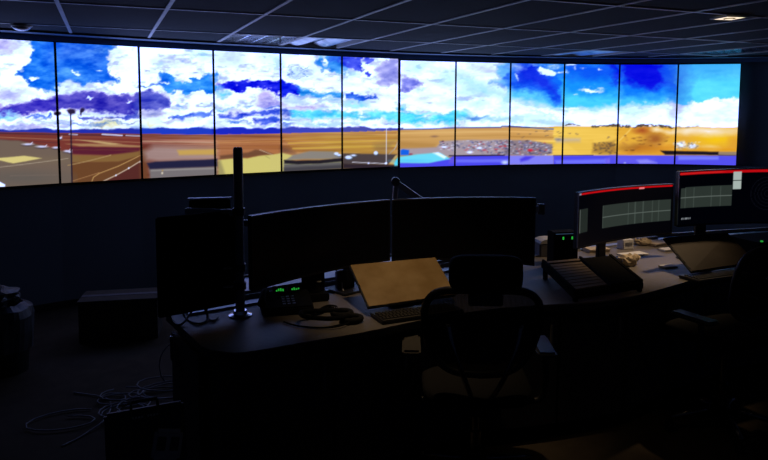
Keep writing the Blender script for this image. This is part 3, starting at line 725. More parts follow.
# unlit troffers in the grid
TLABELS = ['unlit louvred ceiling light above the fourth and fifth wall displays', 'unlit smooth ceiling light above the fifth and sixth wall displays',
      'unlit smooth ceiling light above the tenth wall display', 'unlit louvred ceiling light above the rightmost wall display']
troffs.sort(key=lambda q: q[0])
for n_, (k, j, p, kd) in enumerate(troffs):
    cx = sum(x for x, y in p) / len(p); cy = sum(y for x, y in p) / len(p)
    t = thing('ceiling_light', TLABELS[n_ % 4], 'ceiling light', (cx, cy, CZ), 0, 'unlit ceiling lights along the video wall')
    q = [(x - cx, y - cy) for x, y in p]
    bm = bmesh.new(); prism(bm, q, .045, .052); finish('reflector', bm, M['lens'], t)
    bm = bmesh.new()
    for i in range(len(q)):
        (x0, y0), (x1, y1) = q[i], q[(i + 1) % len(q)]
        prism(bm, [(x0, y0), (x1, y1), (x1 * .965, y1 * .965), (x0 * .965, y0 * .965)], .0, .050)
    finish('frame', bm, M['trimw'], t)
    if kd == 'louvre':
        ca, cb = to_ab(cx, cy)
        xs = [to_ab(x, y) for x, y in p]; a0, a1 = min(v[0] for v in xs) - ca, max(v[0] for v in xs) - ca; b0, b1 = min(v[1] for v in xs) - cb, max(v[1] for v in xs) - cb
        cp = [(px - cx, py - cy, nx, ny) for px, py, nx, ny in planes]
        na, nb = 4, max(3, int((b1 - b0) / .1))
        for u in range(1, na):
            c_ = a0 + (a1 - a0) * u / na
            pl = clip([to_xy(c_ - .009, b0), to_xy(c_ + .009, b0), to_xy(c_ + .009, b1), to_xy(c_ - .009, b1)], cp)
            if pl and len(pl) > 2: bm = bmesh.new(); prism(bm, pl, .004, .044); finish('louvre', bm, M['louvre'], t)
        for u in range(1, nb):
            c_ = b0 + (b1 - b0) * u / nb
            pl = clip([to_xy(a0, c_ - .006), to_xy(a1, c_ - .006), to_xy(a1, c_ + .006), to_xy(a0, c_ + .006)], cp)
            if pl and len(pl) > 2: bm = bmesh.new(); prism(bm, pl, .002, .040); finish('louvre', bm, M['louvre'], t)
    else:
        ca, cb = to_ab(cx, cy)
        xs = [to_ab(x, y) for x, y in p]; a0, a1 = min(v[0] for v in xs) - ca, max(v[0] for v in xs) - ca; b0, b1 = min(v[1] for v in xs) - cb, max(v[1] for v in xs) - cb
        cp = [(px - cx, py - cy, nx, ny) for px, py, nx, ny in planes]
        for u in range(2):   # two shallow curved lenses
            bm = bmesh.new(); A_, B_ = a0 + (a1 - a0) * (u * .5 + .04), a0 + (a1 - a0) * (u * .5 + .46)
            for s in range(8):
                u0, u1 = A_ + (B_ - A_) * s / 8, A_ + (B_ - A_) * (s + 1) / 8
                z0, z1 = .040 - .034 * math.sin(math.pi * s / 8), .040 - .034 * math.sin(math.pi * (s + 1) / 8)
                pl = clip([to_xy(u0, b0), to_xy(u1, b0), to_xy(u1, b1), to_xy(u0, b1)], cp)
                if len(pl) < 3: continue
                vs = []
                for x, y in pl:
                    a_ = to_ab(x, y)[0]; tt = (a_ - u0) / (u1 - u0 + 1e-9); vs.append(bm.verts.new((x, y, z0 + (z1 - z0) * tt)))
                bm.faces.new(vs)
            bmesh.ops.remove_doubles(bm, verts=bm.verts, dist=.0005)
            finish('lens', bm, M['lens'], t, smooth=True)
# downlights (square trims with a round lamp), set just under the tiles
DL = ['warm lit square downlight in the ceiling at the upper right', 'warm downlight in the ceiling above the near left console seat', 'warm downlight in the ceiling in front of the middle of the console']
for n_, idx in enumerate((1, 0, 2)):
    (lx, ly), tg, pw_, _ = LAMPS[idx]
    t = thing('downlight', DL[n_], 'downlight', (lx, ly, CZ), .397 if n_ else .2, 'warm downlights in the ceiling')
    bm = bmesh.new(); lathe_prof = [(.062, 0), (.062, -.018), (.075, -.022), (.075, -.024)]
    for s in (-1, 1): box(bm, (s * .075, 0, -.006), (.02, .17, .008)); box(bm, (0, s * .075, -.006), (.13, .02, .008))
    finish('trim', bm, M['trimw'], t, bevel=.002)
    bm = bmesh.new(); box(bm, (0, 0, -.008), (.13, .13, .004)); finish('baffle', bm, M['lampglow'], t)
    bm = bmesh.new(); lathe(bm, [(.038, -.009), (.038, -.012), (.028, -.014)], n=20); finish('lamp_housing', bm, M['pole'], t, smooth=True)
    bm = bmesh.new(); lathe(bm, [(.026, -.0125), (.022, -.016), (.001, -.017)], n=16); finish('bulb', bm, M['lampglow'], t)
t = thing('dome_camera', 'small pale ceiling dome above the leftmost wall display', 'camera', (-2.70, 5.02, CZ))
bm = bmesh.new(); lathe(bm, [(.075, 0), (.075, -.008), (.066, -.014)], n=24); finish('ring', bm, M['trimw'], t, smooth=True)
bm = bmesh.new(); lathe(bm, [(.064, -.010), (.058, -.024), (.040, -.036), (.02, -.041), (.001, -.042)], n=24); finish('dome', bm, M['lens'], t, smooth=True)

# ------------------------------------------------------------------ control console
DZ = .75
front = [(-.80, 2.78), (-.74, 2.70), (-.66, 2.665), (-.591, 2.653), (-.48, 2.70), (-.359, 2.769), (-.107, 2.896), (.211, 3.10), (.50, 3.24), (.70, 3.305), (.907, 3.35), (1.125, 3.392), (1.384, 3.523), (1.789, 3.817), (2.148, 4.058), (2.5, 4.22), (3.0, 4.42), (3.6, 4.66), (4.3, 4.95)]
front = [(-1.06, 3.17)] + front
side_ = front[:1]; curve = [tuple(v[:2]) for v in smooth_path([(x, y, 0) for x, y in front[1:]], 3)]
back = [(4.0, 5.65), (3.2, 5.45), (2.14, 5.14), (1.2, 4.67), (.6, 4.28), (-.223, 3.742), (-.702, 3.425), (-1.0, 3.228)]
outline = side_ + curve + back
con = thing('control_console', 'long curved control console with dark cabinets and grey worktop across the room', 'desk')
con.location = (0, 0, 0)
bm = bmesh.new(); prism(bm, outline, DZ - .006, DZ); finish('worktop', bm, M['desk'], con)
bm = bmesh.new(); prism(bm, outline, DZ - .036, DZ - .006); finish('worktop_edge', bm, M['deskedge'], con)
def inset_chain(ch, d): return offset_curve(ch, d)
fr_in = inset_chain(side_ + curve, .055)
bk_in = [(x, y - .03) for x, y in back]
bm = bmesh.new(); prism(bm, fr_in + bk_in, .09, DZ - .036); finish('cabinet_body', bm, M['cab'], con)
fr_pl = inset_chain(side_ + curve, .20)
bm = bmesh.new(); prism(bm, fr_pl + [(x, y - .05) for x, y in back], 0, .09); finish('plinth', bm, M['deskedge'], con)
# cabinet doors along the front, following the curve
def along(pts, step):
    out = [pts[0]]; acc = 0
    for p, q in zip(pts[:-1], pts[1:]):
        d = math.hypot(q[0] - p[0], q[1] - p[1]); pos = 0
        while acc + d - pos >= step:
            t_ = (pos + step - acc) / d; out.append((p[0] + (q[0] - p[0]) * t_, p[1] + (q[1] - p[1]) * t_)); pos += step - acc; acc = 0; 
        acc += d - pos
    return out
dpts = along(inset_chain(curve[9:], .045), .42)
for n_, (p, q) in enumerate(zip(dpts[:-1], dpts[1:])):
    a = math.atan2(q[1] - p[1], q[0] - p[0]); L = math.hypot(q[0] - p[0], q[1] - p[1])
    d = finish('cabinet_door', (lambda bm: (box(bm, (0, -.012, .39), (L - .012, .02, .58)), bm)[1])(bmesh.new()), M['cab'], con, ((p[0] + q[0]) / 2, (p[1] + q[1]) / 2, 0), (0, 0, a), bevel=.003)
    bm = bmesh.new(); box(bm, (L / 2 - .05, -.032, .58), (.012, .018, .12)); finish('handle', bm, M['pole'], d, bevel=.003)
# side door on the left end
p, q = (-1.06 + .03, 3.17), (-.78, 2.80); a = math.atan2(q[1] - p[1], q[0] - p[0]); L = math.hypot(q[0] - p[0], q[1] - p[1])
bm = bmesh.new(); box(bm, (0, -.004, .39), (L - .05, .02, .56)); d = finish('cabinet_door', bm, M['cab'], con, ((p[0] + q[0]) / 2, (p[1] + q[1]) / 2, 0), (0, 0, a), bevel=.003)
bm = bmesh.new(); box(bm, (-L / 2 + .06, -.024, .60), (.012, .014, .12)); finish('handle', bm, M['chrome'], d, bevel=.003)
# rear rails: metal lip, slot and upright equipment panel
bkl = [(-1.0, 3.228), (-.702, 3.425), (-.223, 3.742), (.6, 4.28), (1.2, 4.67), (2.14, 5.14), (3.2, 5.45)]
def ribbon(name, pts, d0, d1, z0, z1, mt, par):
    bm = bmesh.new(); prism(bm, offset_curve(pts, d0) + offset_curve(pts, d1)[::-1], z0, z1); return finish(name, bm, mt, par)
ribbon('cable_tray', bkl, -.11, -.05, DZ, DZ + .010, M['rail'], con)
ribbon('rear_rail', bkl, -.012, .012, DZ, DZ + .028, M['trimw'], con)
ribbon('rear_shelf', bkl[:4], .02, .30, DZ + .02, DZ + .04, M['rail'], con)
ribbon('rear_shelf_lip', bkl[:4], .29, .31, DZ - .02, DZ + .05, M['cab'], con)

# ------------------------------------------------------------------ curved monitors
def monitor(name, label, L, Rr, zb, zt, zb2, zt2, sag, content, group, neck=True, base_z=DZ, neck_u=.5, mats=None):
    ang = math.atan2(Rr[1] - L[1], Rr[0] - L[0]); wd = math.hypot(Rr[0] - L[0], Rr[1] - L[1])
    cx, cy = (L[0] + Rr[0]) / 2, (L[1] + Rr[1]) / 2
    t = thing(name, label, 'monitor', (cx, cy, base_z), ang, group)
    N = 28
    def P3(u, v, off):
        x = (u - .5) * wd; y = sag * (1 - (2 * u - 1) ** 2) + off
        b0 = zb + (zb2 - zb) * u; t0 = zt + (zt2 - zt) * u
        return (x, y, b0 + (t0 - b0) * v - base_z)
    def slab(name, u0, u1, v0, v1, o0, o1, mt, par=t):
        bm = bmesh.new(); g_ = []
        for i in range(N + 1):
            u = u0 + (u1 - u0) * i / N
            g_.append([bm.verts.new(P3(u, v0, o0)), bm.verts.new(P3(u, v1, o0)), bm.verts.new(P3(u, v1, o1)), bm.verts.new(P3(u, v0, o1))])
        for i in range(N):
            for k in range(4): bm.faces.new((g_[i][k], g_[i][(k + 1) % 4], g_[i + 1][(k + 1) % 4], g_[i + 1][k]))
        bm.faces.new(g_[0]); bm.faces.new(g_[-1][::-1])
        return finish(name, bm, mt, par)
    slab('housing', .001, .999, .004, .996, .006, .034, M['blackp'])
    slab('back_bulge', .12, .88, .15, .85, .034, .055, M['blackp'])
    bz = .010
    slab('bezel', 0, 1, .982, 1, -.002, .006, M['edge']); slab('bezel', 0, 1, 0, .03, -.002, .006, M['bezel'])
    slab('bezel', 0, .007, .03, .982, -.002, .006, M['edge'] if content else M['bezel']); slab('bezel', .993, 1, .03, .982, -.002, .006, M['bezel'])
    if content:
        nu, nv = 150, 64
        me = picture_mesh('screen', 1, 1, nu, nv, content)
        co = np.empty(len(me.vertices) * 3); me.vertices.foreach_get('co', co); co = co.reshape(-1, 3)
        for k in range(len(co)):
            co[k] = P3(.007 + (co[k][0] + .5) * .986, .03 + co[k][2] * .952, .0)
        me.vertices.foreach_set('co', co.ravel()); link('screen', me, M['deskscreen'], t)
    else: slab('screen', .007, .993, .03, .982, .0, .004, M['offglass'])
    if neck:
        x, y, _ = P3(neck_u, 0, .06); zc = (zb + zt) / 2 - base_z
        bm = bmesh.new(); box(bm, (x, y + .035, zc / 2 + .006), (.075, .028, zc)); box(bm, (x, y + .015, zc), (.10, .05, .10)); finish('stand_neck', bm, M['blackp'], t, bevel=.006)
        bm = bmesh.new(); box(bm, (x, y + .02, .006), (.24, .19, .012)); finish('stand_base', bm, M['blackp'], t, bevel=.004)
    return t
def srgb(c): return (np.array(c) / 255.) ** 2.2
def strips(U, V):
    c = np.zeros(U.shape + (3,)) + srgb((5, 7, 14)); return c
def mon3(U, V):
    c = strips(U, V); T = 1 - V
    def fill(mk, col): c[mk] = srgb(col)
    fill((T > .014) & (T < .042), (190, 18, 24))
    fill((T > .012) & (T < .045) & (U < .03), (130, 130, 150)); fill((T > .02) & (T < .05) & (U > .68) & (U < .74), (235, 120, 125))
    fill((U > .02) & (U < .115) & (T > .30) & (T < .74), (38, 44, 41))
    fill((U > .30) & (U < .99) & (T > .31 - .012 * (U > .88)) & (T < .735), (47, 54, 50))
    for k, u_ in enumerate((.30, .58, .65, .73, .82, .88)): fill((abs(U - u_) < .004) & (T > .31) & (T < .735), (64, 73, 68))
    fill((abs(T - .525) < .009) & (U > .30) & (U < .99), (88, 97, 92)); fill((abs(U - .02) < .004) & (T > .3) & (T < .74), (95, 102, 98))
    return c
def mon4(U, V):
    c = strips(U, V) * .8; T = 1 - V
    def fill(mk, col): c[mk] = srgb(col)
    fill((T > .015) & (T < .05), (185, 18, 24)); fill((T > .02) & (T < .034) & (U < .4), (200, 40, 38))
    fill((U > .015) & (U < .475) & (T > .30 - .012 * (U > .06) + .008 * (U > .3)) & (T < .68), (47, 54, 50))
    for u_ in (.06, .14, .23, .30, .38): fill((abs(U - u_) < .003) & (T > .3) & (T < .68), (64, 73, 68))
    fill((abs(T - .485) < .009) & (U > .015) & (U < .475), (92, 101, 96))
    fill((U > .485) & (U < .55) & (T > .035) & (T < .195), (165, 178, 172)); fill((U > .485) & (U < .55) & (T > .205) & (T < .36), (165, 178, 172))
    fill((abs(T - .885) < .012) & (U > .03) & (U < .12) & ((U * 260).astype(int) % 3 > 0), (120, 125, 130))
    r = np.hypot((U - .765) * 2.35, T - .46)
    for q in (.06, .12, .18, .24, .31): fill(abs(r - q) < .007, (17, 18, 24))
    return c
monitor('curved_monitor', 'left switched-off curved monitor beside the metal pole, phone below it', (-.612, 3.05), (.035, 3.68), .894, 1.252, .897, 1.243, .045, None, 'switched-off curved monitors', neck_u=.78)
monitor('curved_monitor', 'right switched-off curved monitor behind the near chair headrest', (.047, 3.68), (.835, 3.62), .897, 1.243, .884, 1.264, .06, None, 'switched-off curved monitors', neck_u=.5)
monitor('curved_monitor', 'lit curved monitor with a red top line and two grey-green panes behind the strip rack', (1.187, 4.02), (1.955, 4.46), .890, 1.243, .905, 1.250, .055, mon3, 'lit curved monitors at the far seat', neck_u=.42)
monitor('curved_monitor', 'lit curved monitor at the right edge with radar rings and two pale tiles', (1.862, 4.17), (2.74, 4.33), 1.005, 1.359, 1.00, 1.372, .06, mon4, 'lit curved monitors at the far seat', neck_u=.30)
# articulated arm showing above the off monitors
t = thing('monitor_arm', 'grey folding monitor arm rising behind the gap between the off monitors', 'monitor arm', (.10, 3.93, DZ))
bm = bmesh.new(); lathe(bm, [(.05, 0), (.05, .02), (.022, .022), (.022, .36)], c=(-.03, 0, 0), n=16); finish('post', bm, M['pole'], t, smooth=False)
bm = bmesh.new(); tube(bm, [(-.03, 0, .35), (-.035, .0, .45), (-.025, 0, .56)], .017, 8); finish('lower_arm', bm, M['arm'], t)
bm = bmesh.new(); box(bm, (0, 0, 0), (.23, .05, .034), M4=Matrix.Translation((.075, .0, .49)) @ Matrix.Rotation(R(35), 4, 'Y')); finish('upper_arm', bm, M['arm'], t, bevel=.006)
bm = bmesh.new(); tube(bm, [(-.03, -.028, .567), (-.03, .028, .567)], .026, 14); finish('joint', bm, M['pole'], t)

# ------------------------------------------------------------------ equipment pole with two screens at the left end of the console
t = thing('equipment_pole', 'tall grey metal pole with a chrome foot on the left end of the worktop', 'pole', (-.691, 3.14, DZ))
bm = bmesh.new(); lathe(bm, [(.021, .016), (.0225, .02), (.0225, .805), (.018, .815)], n=24); finish('tube', bm, M['pole'], t, smooth=False)
bm = bmesh.new(); lathe(bm, [(.056, 0), (.056, .006), (.034, .012), (.030, .028)], n=28); finish('foot', bm, M['chrome'], t, smooth=False)
for z_ in (.13, .22, .49):
    bm = bmesh.new(); lathe(bm, [(.030, 0), (.030, .035)], c=(0, 0, z_), n=20); cl = finish('clamp', bm, M['blackp'], t)
    bm = bmesh.new(); tube(bm, [(-.03, -.01, z_ + .018), (-.075, -.02, z_ + .018)], .008, 8); finish('bolt', bm, M['chrome'], cl)
for z_ in (.17, .23):
    bm = bmesh.new(); box(bm, (-.075, .01, z_), (.018, .03, .02)); finish('bolt', bm, M['chrome'], t, bevel=.003)
bm = bmesh.new(); box(bm, (-.15, .04, .50), (.25, .022, .03), rz=-.2); finish('cross_arm', bm, M['arm'], t, bevel=.004)
t2 = thing('flat_monitor', 'black monitor seen from behind, low on the left pole over the desk corner', 'monitor', (-.870, 3.06, .80), R(38), 'monitors on the equipment pole')
def flat(t, wd, ht, scr=M['offglass']):
    bm = bmesh.new(); box(bm, (0, 0, ht / 2), (wd, .022, ht)); finish('housing', bm, M['matte'], t, bevel=.006)
    bm = bmesh.new(); box(bm, (0, -.018, ht * .5), (wd * .6, .018, ht * .6)); finish('back_cover', bm, M['matte'], t, bevel=.006)
    bm = bmesh.new(); box(bm, (0, .0122, ht / 2), (wd - .02, .003, ht - .02)); finish('screen', bm, scr, t)
flat(t2, .38, .46)
t3 = thing('flat_monitor', 'black monitor held higher on the left pole, its top edge catching light', 'monitor', (-.87, 3.30, 1.02), R(14), 'monitors on the equipment pole')
flat(t3, .20, .275)
bm = bmesh.new(); box(bm, (0, 0, .280), (.21, .018, .006)); finish('top_edge', bm, M['edge'], t3)
bm = bmesh.new(); box(bm, (.15, -.06, .16), (.14, .02, .03), rz=-.5); finish('mount', bm, M['pole'], t3)
# cables hanging off that monitor onto the desk corner
for n_, pts in enumerate(([(-.99, 3.02, .86), (-1.0, 3.05, .79), (-.98, 3.02, .757), (-.93, 2.99, .757), (-.90, 3.06, .80), (-.89, 3.1, .87)], [(-.95, 3.05, .84), (-.94, 3.08, .76), (-.86, 3.0, .757), (-.83, 3.06, .76), (-.85, 3.10, .83)], [(-.86, 3.09, .84), (-.84, 3.10, .765), (-.80, 3.04, .757), (-.79, 3.10, .757)])):
    bm = bmesh.new(); tube(bm, smooth_path(pts, 6), .0055, 6)
    tag(finish('black_cable', bm, M['blackp'], smooth=True), ['black cable looping over the left corner of the worktop', 'black cable curling under the low left monitor', 'short black cable between the low left monitor and the pole'][n_], 'cable', 'cables under the low left monitor')

# ------------------------------------------------------------------ tilted touch panels and keyboards
def quad_panel(name, label, bl, br, tr, tl, thick, mt, marks=None, group=None):
    bl, br, tr, tl = map(Vector, (bl, br, tr, tl))
    cen = (bl + br) / 2; t = thing(name, label, 'touch panel', (cen.x, cen.y, DZ), math.atan2(br.y - bl.y, br.x - bl.x), group)
    inv = (Matrix.Translation(t.location) @ Matrix.Rotation(t.rotation_euler.z, 4, 'Z')).inverted()
    b0, b1, b2, b3 = [inv @ v for v in (bl, br, tr, tl)]
    nrm = (b1 - b0).cross(b3 - b0).normalized()
    def slab(nm, e, d0, d1, mt_, bev=.0):
        bm = bmesh.new(); q = []
        c0 = (b0 + b1 + b2 + b3) / 4
        for d in (d0, d1):
            q.append([bm.verts.new(c0 + (v - c0) * e + nrm * d) for v in (b0, b1, b2, b3)])
        bm.faces.new(q[0][::-1]); bm.faces.new(q[1])
        for k in range(4): bm.faces.new((q[0][k], q[0][(k + 1) % 4], q[1][(k + 1) % 4], q[1][k]))
        return finish(nm, bm, mt_, t, bevel=bev)
    slab('housing', 1, -thick, -.001, M['blackp'], .003); g_ = slab('glass', .985, -.001, .001, mt)
    if marks:
        for (u, v, du, dv) in marks:
            bm = bmesh.new(); c_ = [b0 + (b1 - b0) * a_ + (b3 - b0) * b_ + nrm * .0016 for a_, b_ in ((u, v), (u + du, v), (u + du, v + dv), (u, v + dv))]
            vs = [bm.verts.new(x) for x in c_]; vs2 = [bm.verts.new(x + nrm * .0004) for x in c_]
            bm.faces.new(vs[::-1]); bm.faces.new(vs2)
            for k in range(4): bm.faces.new((vs[k], vs[(k + 1) % 4], vs2[(k + 1) % 4], vs2[k]))
            finish('label_mark', bm, M['trimw'] if dv < .03 else M['arm'], g_)
    mid = (b2 + b3) / 2; lo = (b0 + b1) / 2; c_ = mid * .6 + lo * .4
    bm = bmesh.new(); box(bm, (c_.x, c_.y + .02, (c_.z - thick) / 2), (.12, .03, c_.z - thick - .004)); finish('stand', bm, M['blackp'], t, bevel=.004)
    bm = bmesh.new(); box(bm, (c_.x, c_.y, .005), (.20, .14, .010)); finish('foot', bm, M['blackp'], t, bevel=.003)
    return t
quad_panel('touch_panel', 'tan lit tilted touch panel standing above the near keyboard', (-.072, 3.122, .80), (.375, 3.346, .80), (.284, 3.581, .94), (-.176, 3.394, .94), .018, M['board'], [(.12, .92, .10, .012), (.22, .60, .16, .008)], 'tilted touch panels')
mk = [(.16, .955, .10, .02), (.50, .955, .10, .02)] + [(.52 + .055 * i, .55 + .09 * j, .036, .045) for j in range(4) for i in range(5)] + [(.26, .66, .08, .05), (.28, .18, .04, .05)]
quad_panel('touch_panel', 'greyish tilted touch panel with small buttons before the right-hand monitor', (1.814, 3.843, .80), (2.33, 4.09, .80), (2.27, 4.33, .94), (1.776, 4.164, .94), .018, M['board2'], mk, 'tilted touch panels')
def keyboard(label, loc, rz, wd=.44, dp=.15):
    t = thing('keyboard', label, 'keyboard', loc, rz, 'black keyboards under the touch panels')
    bm = bmesh.new(); box(bm, (0, 0, .009), (wd, dp, .018)); finish('case', bm, M['blackp'], t, bevel=.004)
    bm = bmesh.new(); box(bm, (0, -dp / 2 + .006, .0185), (wd - .02, .008, .003)); finish('front_lip', bm, M['armpad'], t)
    proto = None; rows = 6; pit = .0188
    for r_ in range(rows - 1):
        for c_ in range(int((wd - .03) / pit)):
            loc2 = (-wd / 2 + .022 + c_ * pit + (r_ % 2) * .004, -dp / 2 + .028 + r_ * .0215, .0205)
            if proto is None:
                bm = bmesh.new(); box(bm, (0, 0, 0), (.0155, .0165, .007)); o = finish('key', bm, M['key'], t, loc2); proto = o.data
                for e in proto.vertices:
                    if e.co.z > 0: e.co.x *= .8; e.co.y *= .8
            else: link('key', proto, None, t, loc2)
    return t
kb = keyboard('black keyboard tucked under the tan touch panel', (.165, 3.16, DZ + .001), math.atan2(.11, .24))
kb2 = keyboard('black keyboard under the greyish touch panel at the far seat', (1.985, 3.905, DZ + .001), math.atan2(.22, .5))

# ------------------------------------------------------------------ flight-strip rack between the seats
t = thing('strip_rack', 'low black sloping rack with tan paper strips between the two seats', 'rack', (1.19, 3.70, DZ), math.atan2(.20, .43))
inv = (Matrix.Translation(t.location) @ Matrix.Rotation(t.rotation_euler.z, 4, 'Z')).inverted()
cs = [inv @ Vector(v) for v in ((.985, 3.365, .80), (1.43, 3.585, .80), (1.40, 4.03, .85), (.93, 3.86, .85))]
bm = bmesh.new(); hi = [bm.verts.new(v) for v in cs]; lo = [bm.verts.new((v.x, v.y, v.z - .035)) for v in cs]
bm.faces.new(hi); bm.faces.new(lo[::-1])
for k in range(4): bm.faces.new((lo[k], lo[(k + 1) % 4], hi[(k + 1) % 4], hi[k]))
finish('tray', bm, M['matte'], t, bevel=.004)
def RP(u, v, dz): 
    p = (cs[0] * (1 - u) + cs[1] * u) * (1 - v) + (cs[3] * (1 - u) + cs[2] * u) * v; return Vector((p.x, p.y, p.z + dz))
def rslab(nm, u0, u1, v0, v1, d0, d1, mt, par=None):
    bm = bmesh.new(); q = [[bm.verts.new(RP(u, v, d)) for u, v in ((u0, v0), (u1, v0), (u1, v1), (u0, v1))] for d in (d0, d1)]
    bm.faces.new(q[0][::-1]); bm.faces.new(q[1])
    for k in range(4): bm.faces.new((q[0][k], q[0][(k + 1) % 4], q[1][(k + 1) % 4], q[1][k]))
    return finish(nm, bm, mt, par or t)
for k in range(9): rslab('paper_strip', .06, .50, .08 + k * .088, .08 + k * .088 + .070, 0, .006, M['tan'])
rslab('header_strip', .04, .52, .90, .96, 0, .008, M['tan'])
rslab('divider', .52, .55, .02, .98, 0, .018, M['matte']); rslab('divider', .0, .03, .02, .98, 0, .018, M['matte']); rslab('divider', .96, 1, .02, .98, 0, .014, M['matte'])
rslab('cover_plate', .56, .95, .05, .95, 0, .010, M['matte'])
for (u, v) in ((.04, .04), (.96, .04), (.96, .95), (.04, .95)):
    p_ = RP(u, v, 0); bm = bmesh.new(); box(bm, (p_.x, p_.y, (p_.z - .03) / 2), (.02, .02, p_.z - .03)); finish('leg', bm, M['matte'], t)

# ------------------------------------------------------------------ phone group on the left of the desk
t = thing('intercom_unit', 'small black twin display unit with green readouts below the left monitor', 'intercom', (-.50, 3.36, DZ), R(20))
bm = bmesh.new(); box(bm, (0, .02, .022), (.17, .10, .044)); finish('base', bm, M['blackp'], t, bevel=.006)
for s in (-1, 1):
    mt4 = Matrix.Translation((s * .040, -.03, .074)) @ Matrix.Rotation(R(-35), 4, 'X')
    bm = bmesh.new(); box(bm, (0, 0, 0), (.076, .016, .050), M4=mt4); h = finish('display', bm, M['blackp'], t, bevel=.004)
    rr = random.Random(3 + s)
    for k in range(4):
        hh = rr.choice((.008, .012, .016)); bm = bmesh.new(); box(bm, (-.018 + k * .011, -.0085, (rr.random() - .5) * .006), (.006, .001, hh), M4=mt4); finish('readout', bm, M['green'], h)
t = thing('desk_telephone', 'black desk telephone with handset lying below the left curved monitor', 'telephone', (-.48, 3.24, DZ), R(15))
bm = bmesh.new(); prism(bm, [(-.13, -.10), (.12, -.10), (.12, .09), (-.13, .09)], 0, .040)
for v in bm.verts:
    if v.co.z > .03 and v.co.y > 0: v.co.z += .035
finish('base', bm, M['matte'], t, bevel=.008)
bm = bmesh.new(); tube(bm, smooth_path([(-.13, -.06, .052), (-.12, -.02, .078), (-.11, .03, .088), (-.10, .07, .074)], 4), [.022, .021, .019, .016, .014, .013, .013, .013, .014, .016, .019, .021, .022], 10); finish('handset', bm, M['matte'], t, smooth=True)
for i in range(3):
    for j in range(4):
        bm = bmesh.new(); box(bm, (-.02 + i * .024, -.06 + j * .024, .046 + j * .005), (.015, .014, .006)); finish('button', bm, M['key'], t)
bm = bmesh.new(); pts = []
for k in range(200):
    a = k * .62; s_ = k / 199; pts.append((.09 + .14 * s_ + .012 * math.cos(a), -.10 - .03 * math.sin(s_ * 6) + .012 * math.sin(a) * .4, .016 + .011 * math.sin(a)))
tube(bm, pts, .0032, 5); finish('coiled_cord', bm, M['matte'], t, smooth=True)
t = thing('radio_handset_dock', 'upright black handset dock with a looped cable beside the green readouts', 'radio', (-.365, 3.42, DZ), R(18))
bm = bmesh.new(); box(bm, (0, 0, .02), (.14, .12, .04)); finish('base', bm, M['matte'], t, bevel=.006)
bm = bmesh.new(); box(bm, (0, .02, .09), (.12, .035, .12)); finish('cradle', bm, M['matte'], t, bevel=.008)
bm = bmesh.new(); box(bm, (.005, -.012, .075), (.05, .028, .085)); finish('handset', bm, M['blackg'], t, bevel=.008)
bm = bmesh.new(); tube(bm, smooth_path([(-.04, .02, .14), (-.05, .01, .18), (-.01, .0, .20), (.03, .02, .17), (.03, .02, .14)], 6), .004, 6); finish('cable', bm, M['matte'], t, smooth=True)
bm = bmesh.new(); box(bm, (.02, -.028, .10), (.03, .002, .006)); finish('label_strip', bm, M['trimw'], t)
t = thing('headset', 'black headset with padded ear ring lying near the worktop front edge', 'headset', (-.21, 3.06, DZ), R(20))
for (x, y, tl_) in ((.055, -.03, .012), (.03, .05, .03)):
    bm = bmesh.new(); tube(bm, [(x + .045 * math.cos(q * math.pi / 10), y + .038 * math.sin(q * math.pi / 10), .014 + tl_ * .3) for q in range(20)], .013, 8, closed=True); e_ = finish('ear_cushion', bm, M['fabric'], t, smooth=True)
    bm = bmesh.new(); lathe(bm, [(.036, .004), (.036, .012), (.03, .016)], c=(x, y, 0), n=18); finish('ear_cup', bm, M['matte'], e_)
bm = bmesh.new(); tube(bm, smooth_path([(.05, -.03, .03), (-.06, -.07, .04), (-.17, -.03, .05), (-.15, .06, .045), (.03, .05, .035)], 6), .011, 8); finish('headband', bm, M['matte'], t, smooth=True)
bm = bmesh.new(); tube(bm, smooth_path([(.05, -.06, .016), (-.02, -.10, .012), (-.10, -.09, .008), (-.2, -.02, .006), (-.25, .06, .006)], 6), .004, 6); finish('cord', bm, M['matte'], t, smooth=True)
t = thing('cable_box', 'dark upright cable box with a white lead between monitor and touch panel', 'box', (-.235, 3.60, DZ), R(25))
bm = bmesh.new(); box(bm, (0, 0, .055), (.055, .05, .11)); finish('body', bm, M['blackp'], t, bevel=.008)
bm = bmesh.new(); box(bm, (0, 0, .113), (.062, .056, .008)); finish('cap', bm, M['greybox'], t, bevel=.002)
bm = bmesh.new(); tube(bm, smooth_path([(-.005, -.03, .05), (-.008, -.045, .02), (0, -.06, .006), (.02, -.075, .004)], 5), .0035, 6); finish('lead', bm, M['trimw'], t, smooth=True)

# ------------------------------------------------------------------ small things in the middle and on the far desk
t = thing('storage_box', 'grey box with a pale curved lid behind the right edge of the off monitor', 'box', (1.12, 4.50, DZ), R(10))
bm = bmesh.new(); box(bm, (0, 0, .045), (.15, .12, .09)); finish('body', bm, M['greybox'], t, bevel=.008)
bm = bmesh.new()
for k in range(6):
    a0, a1 = math.pi * k / 6, math.pi * (k + 1) / 6
    x0, x1 = -.075 * math.cos(a0), -.075 * math.cos(a1)
    z0, z1 = .092 + .03 * math.sin(a0), .092 + .03 * math.sin(a1)
    q = [bm.verts.new(v) for v in ((x0, -.06, z0), (x1, -.06, z1), (x1, .06, z1), (x0, .06, z0), (x0, -.06, .09), (x1, -.06, .09), (x1, .06, .09), (x0, .06, .09))]
    bm.faces.new(q[:4]); bm.faces.new((q[4], q[5], q[1], q[0])); bm.faces.new((q[3], q[2], q[6], q[7]))
finish('lid', bm, M['paper'], t)
t = thing('radio_box', 'black equipment box with two green lights beside the lit monitor', 'radio', (1.165, 4.27, DZ), R(12))
bm = bmesh.new(); box(bm, (0, 0, .105), (.17, .10, .21)); finish('case', bm, M['matte'], t, bevel=.005)
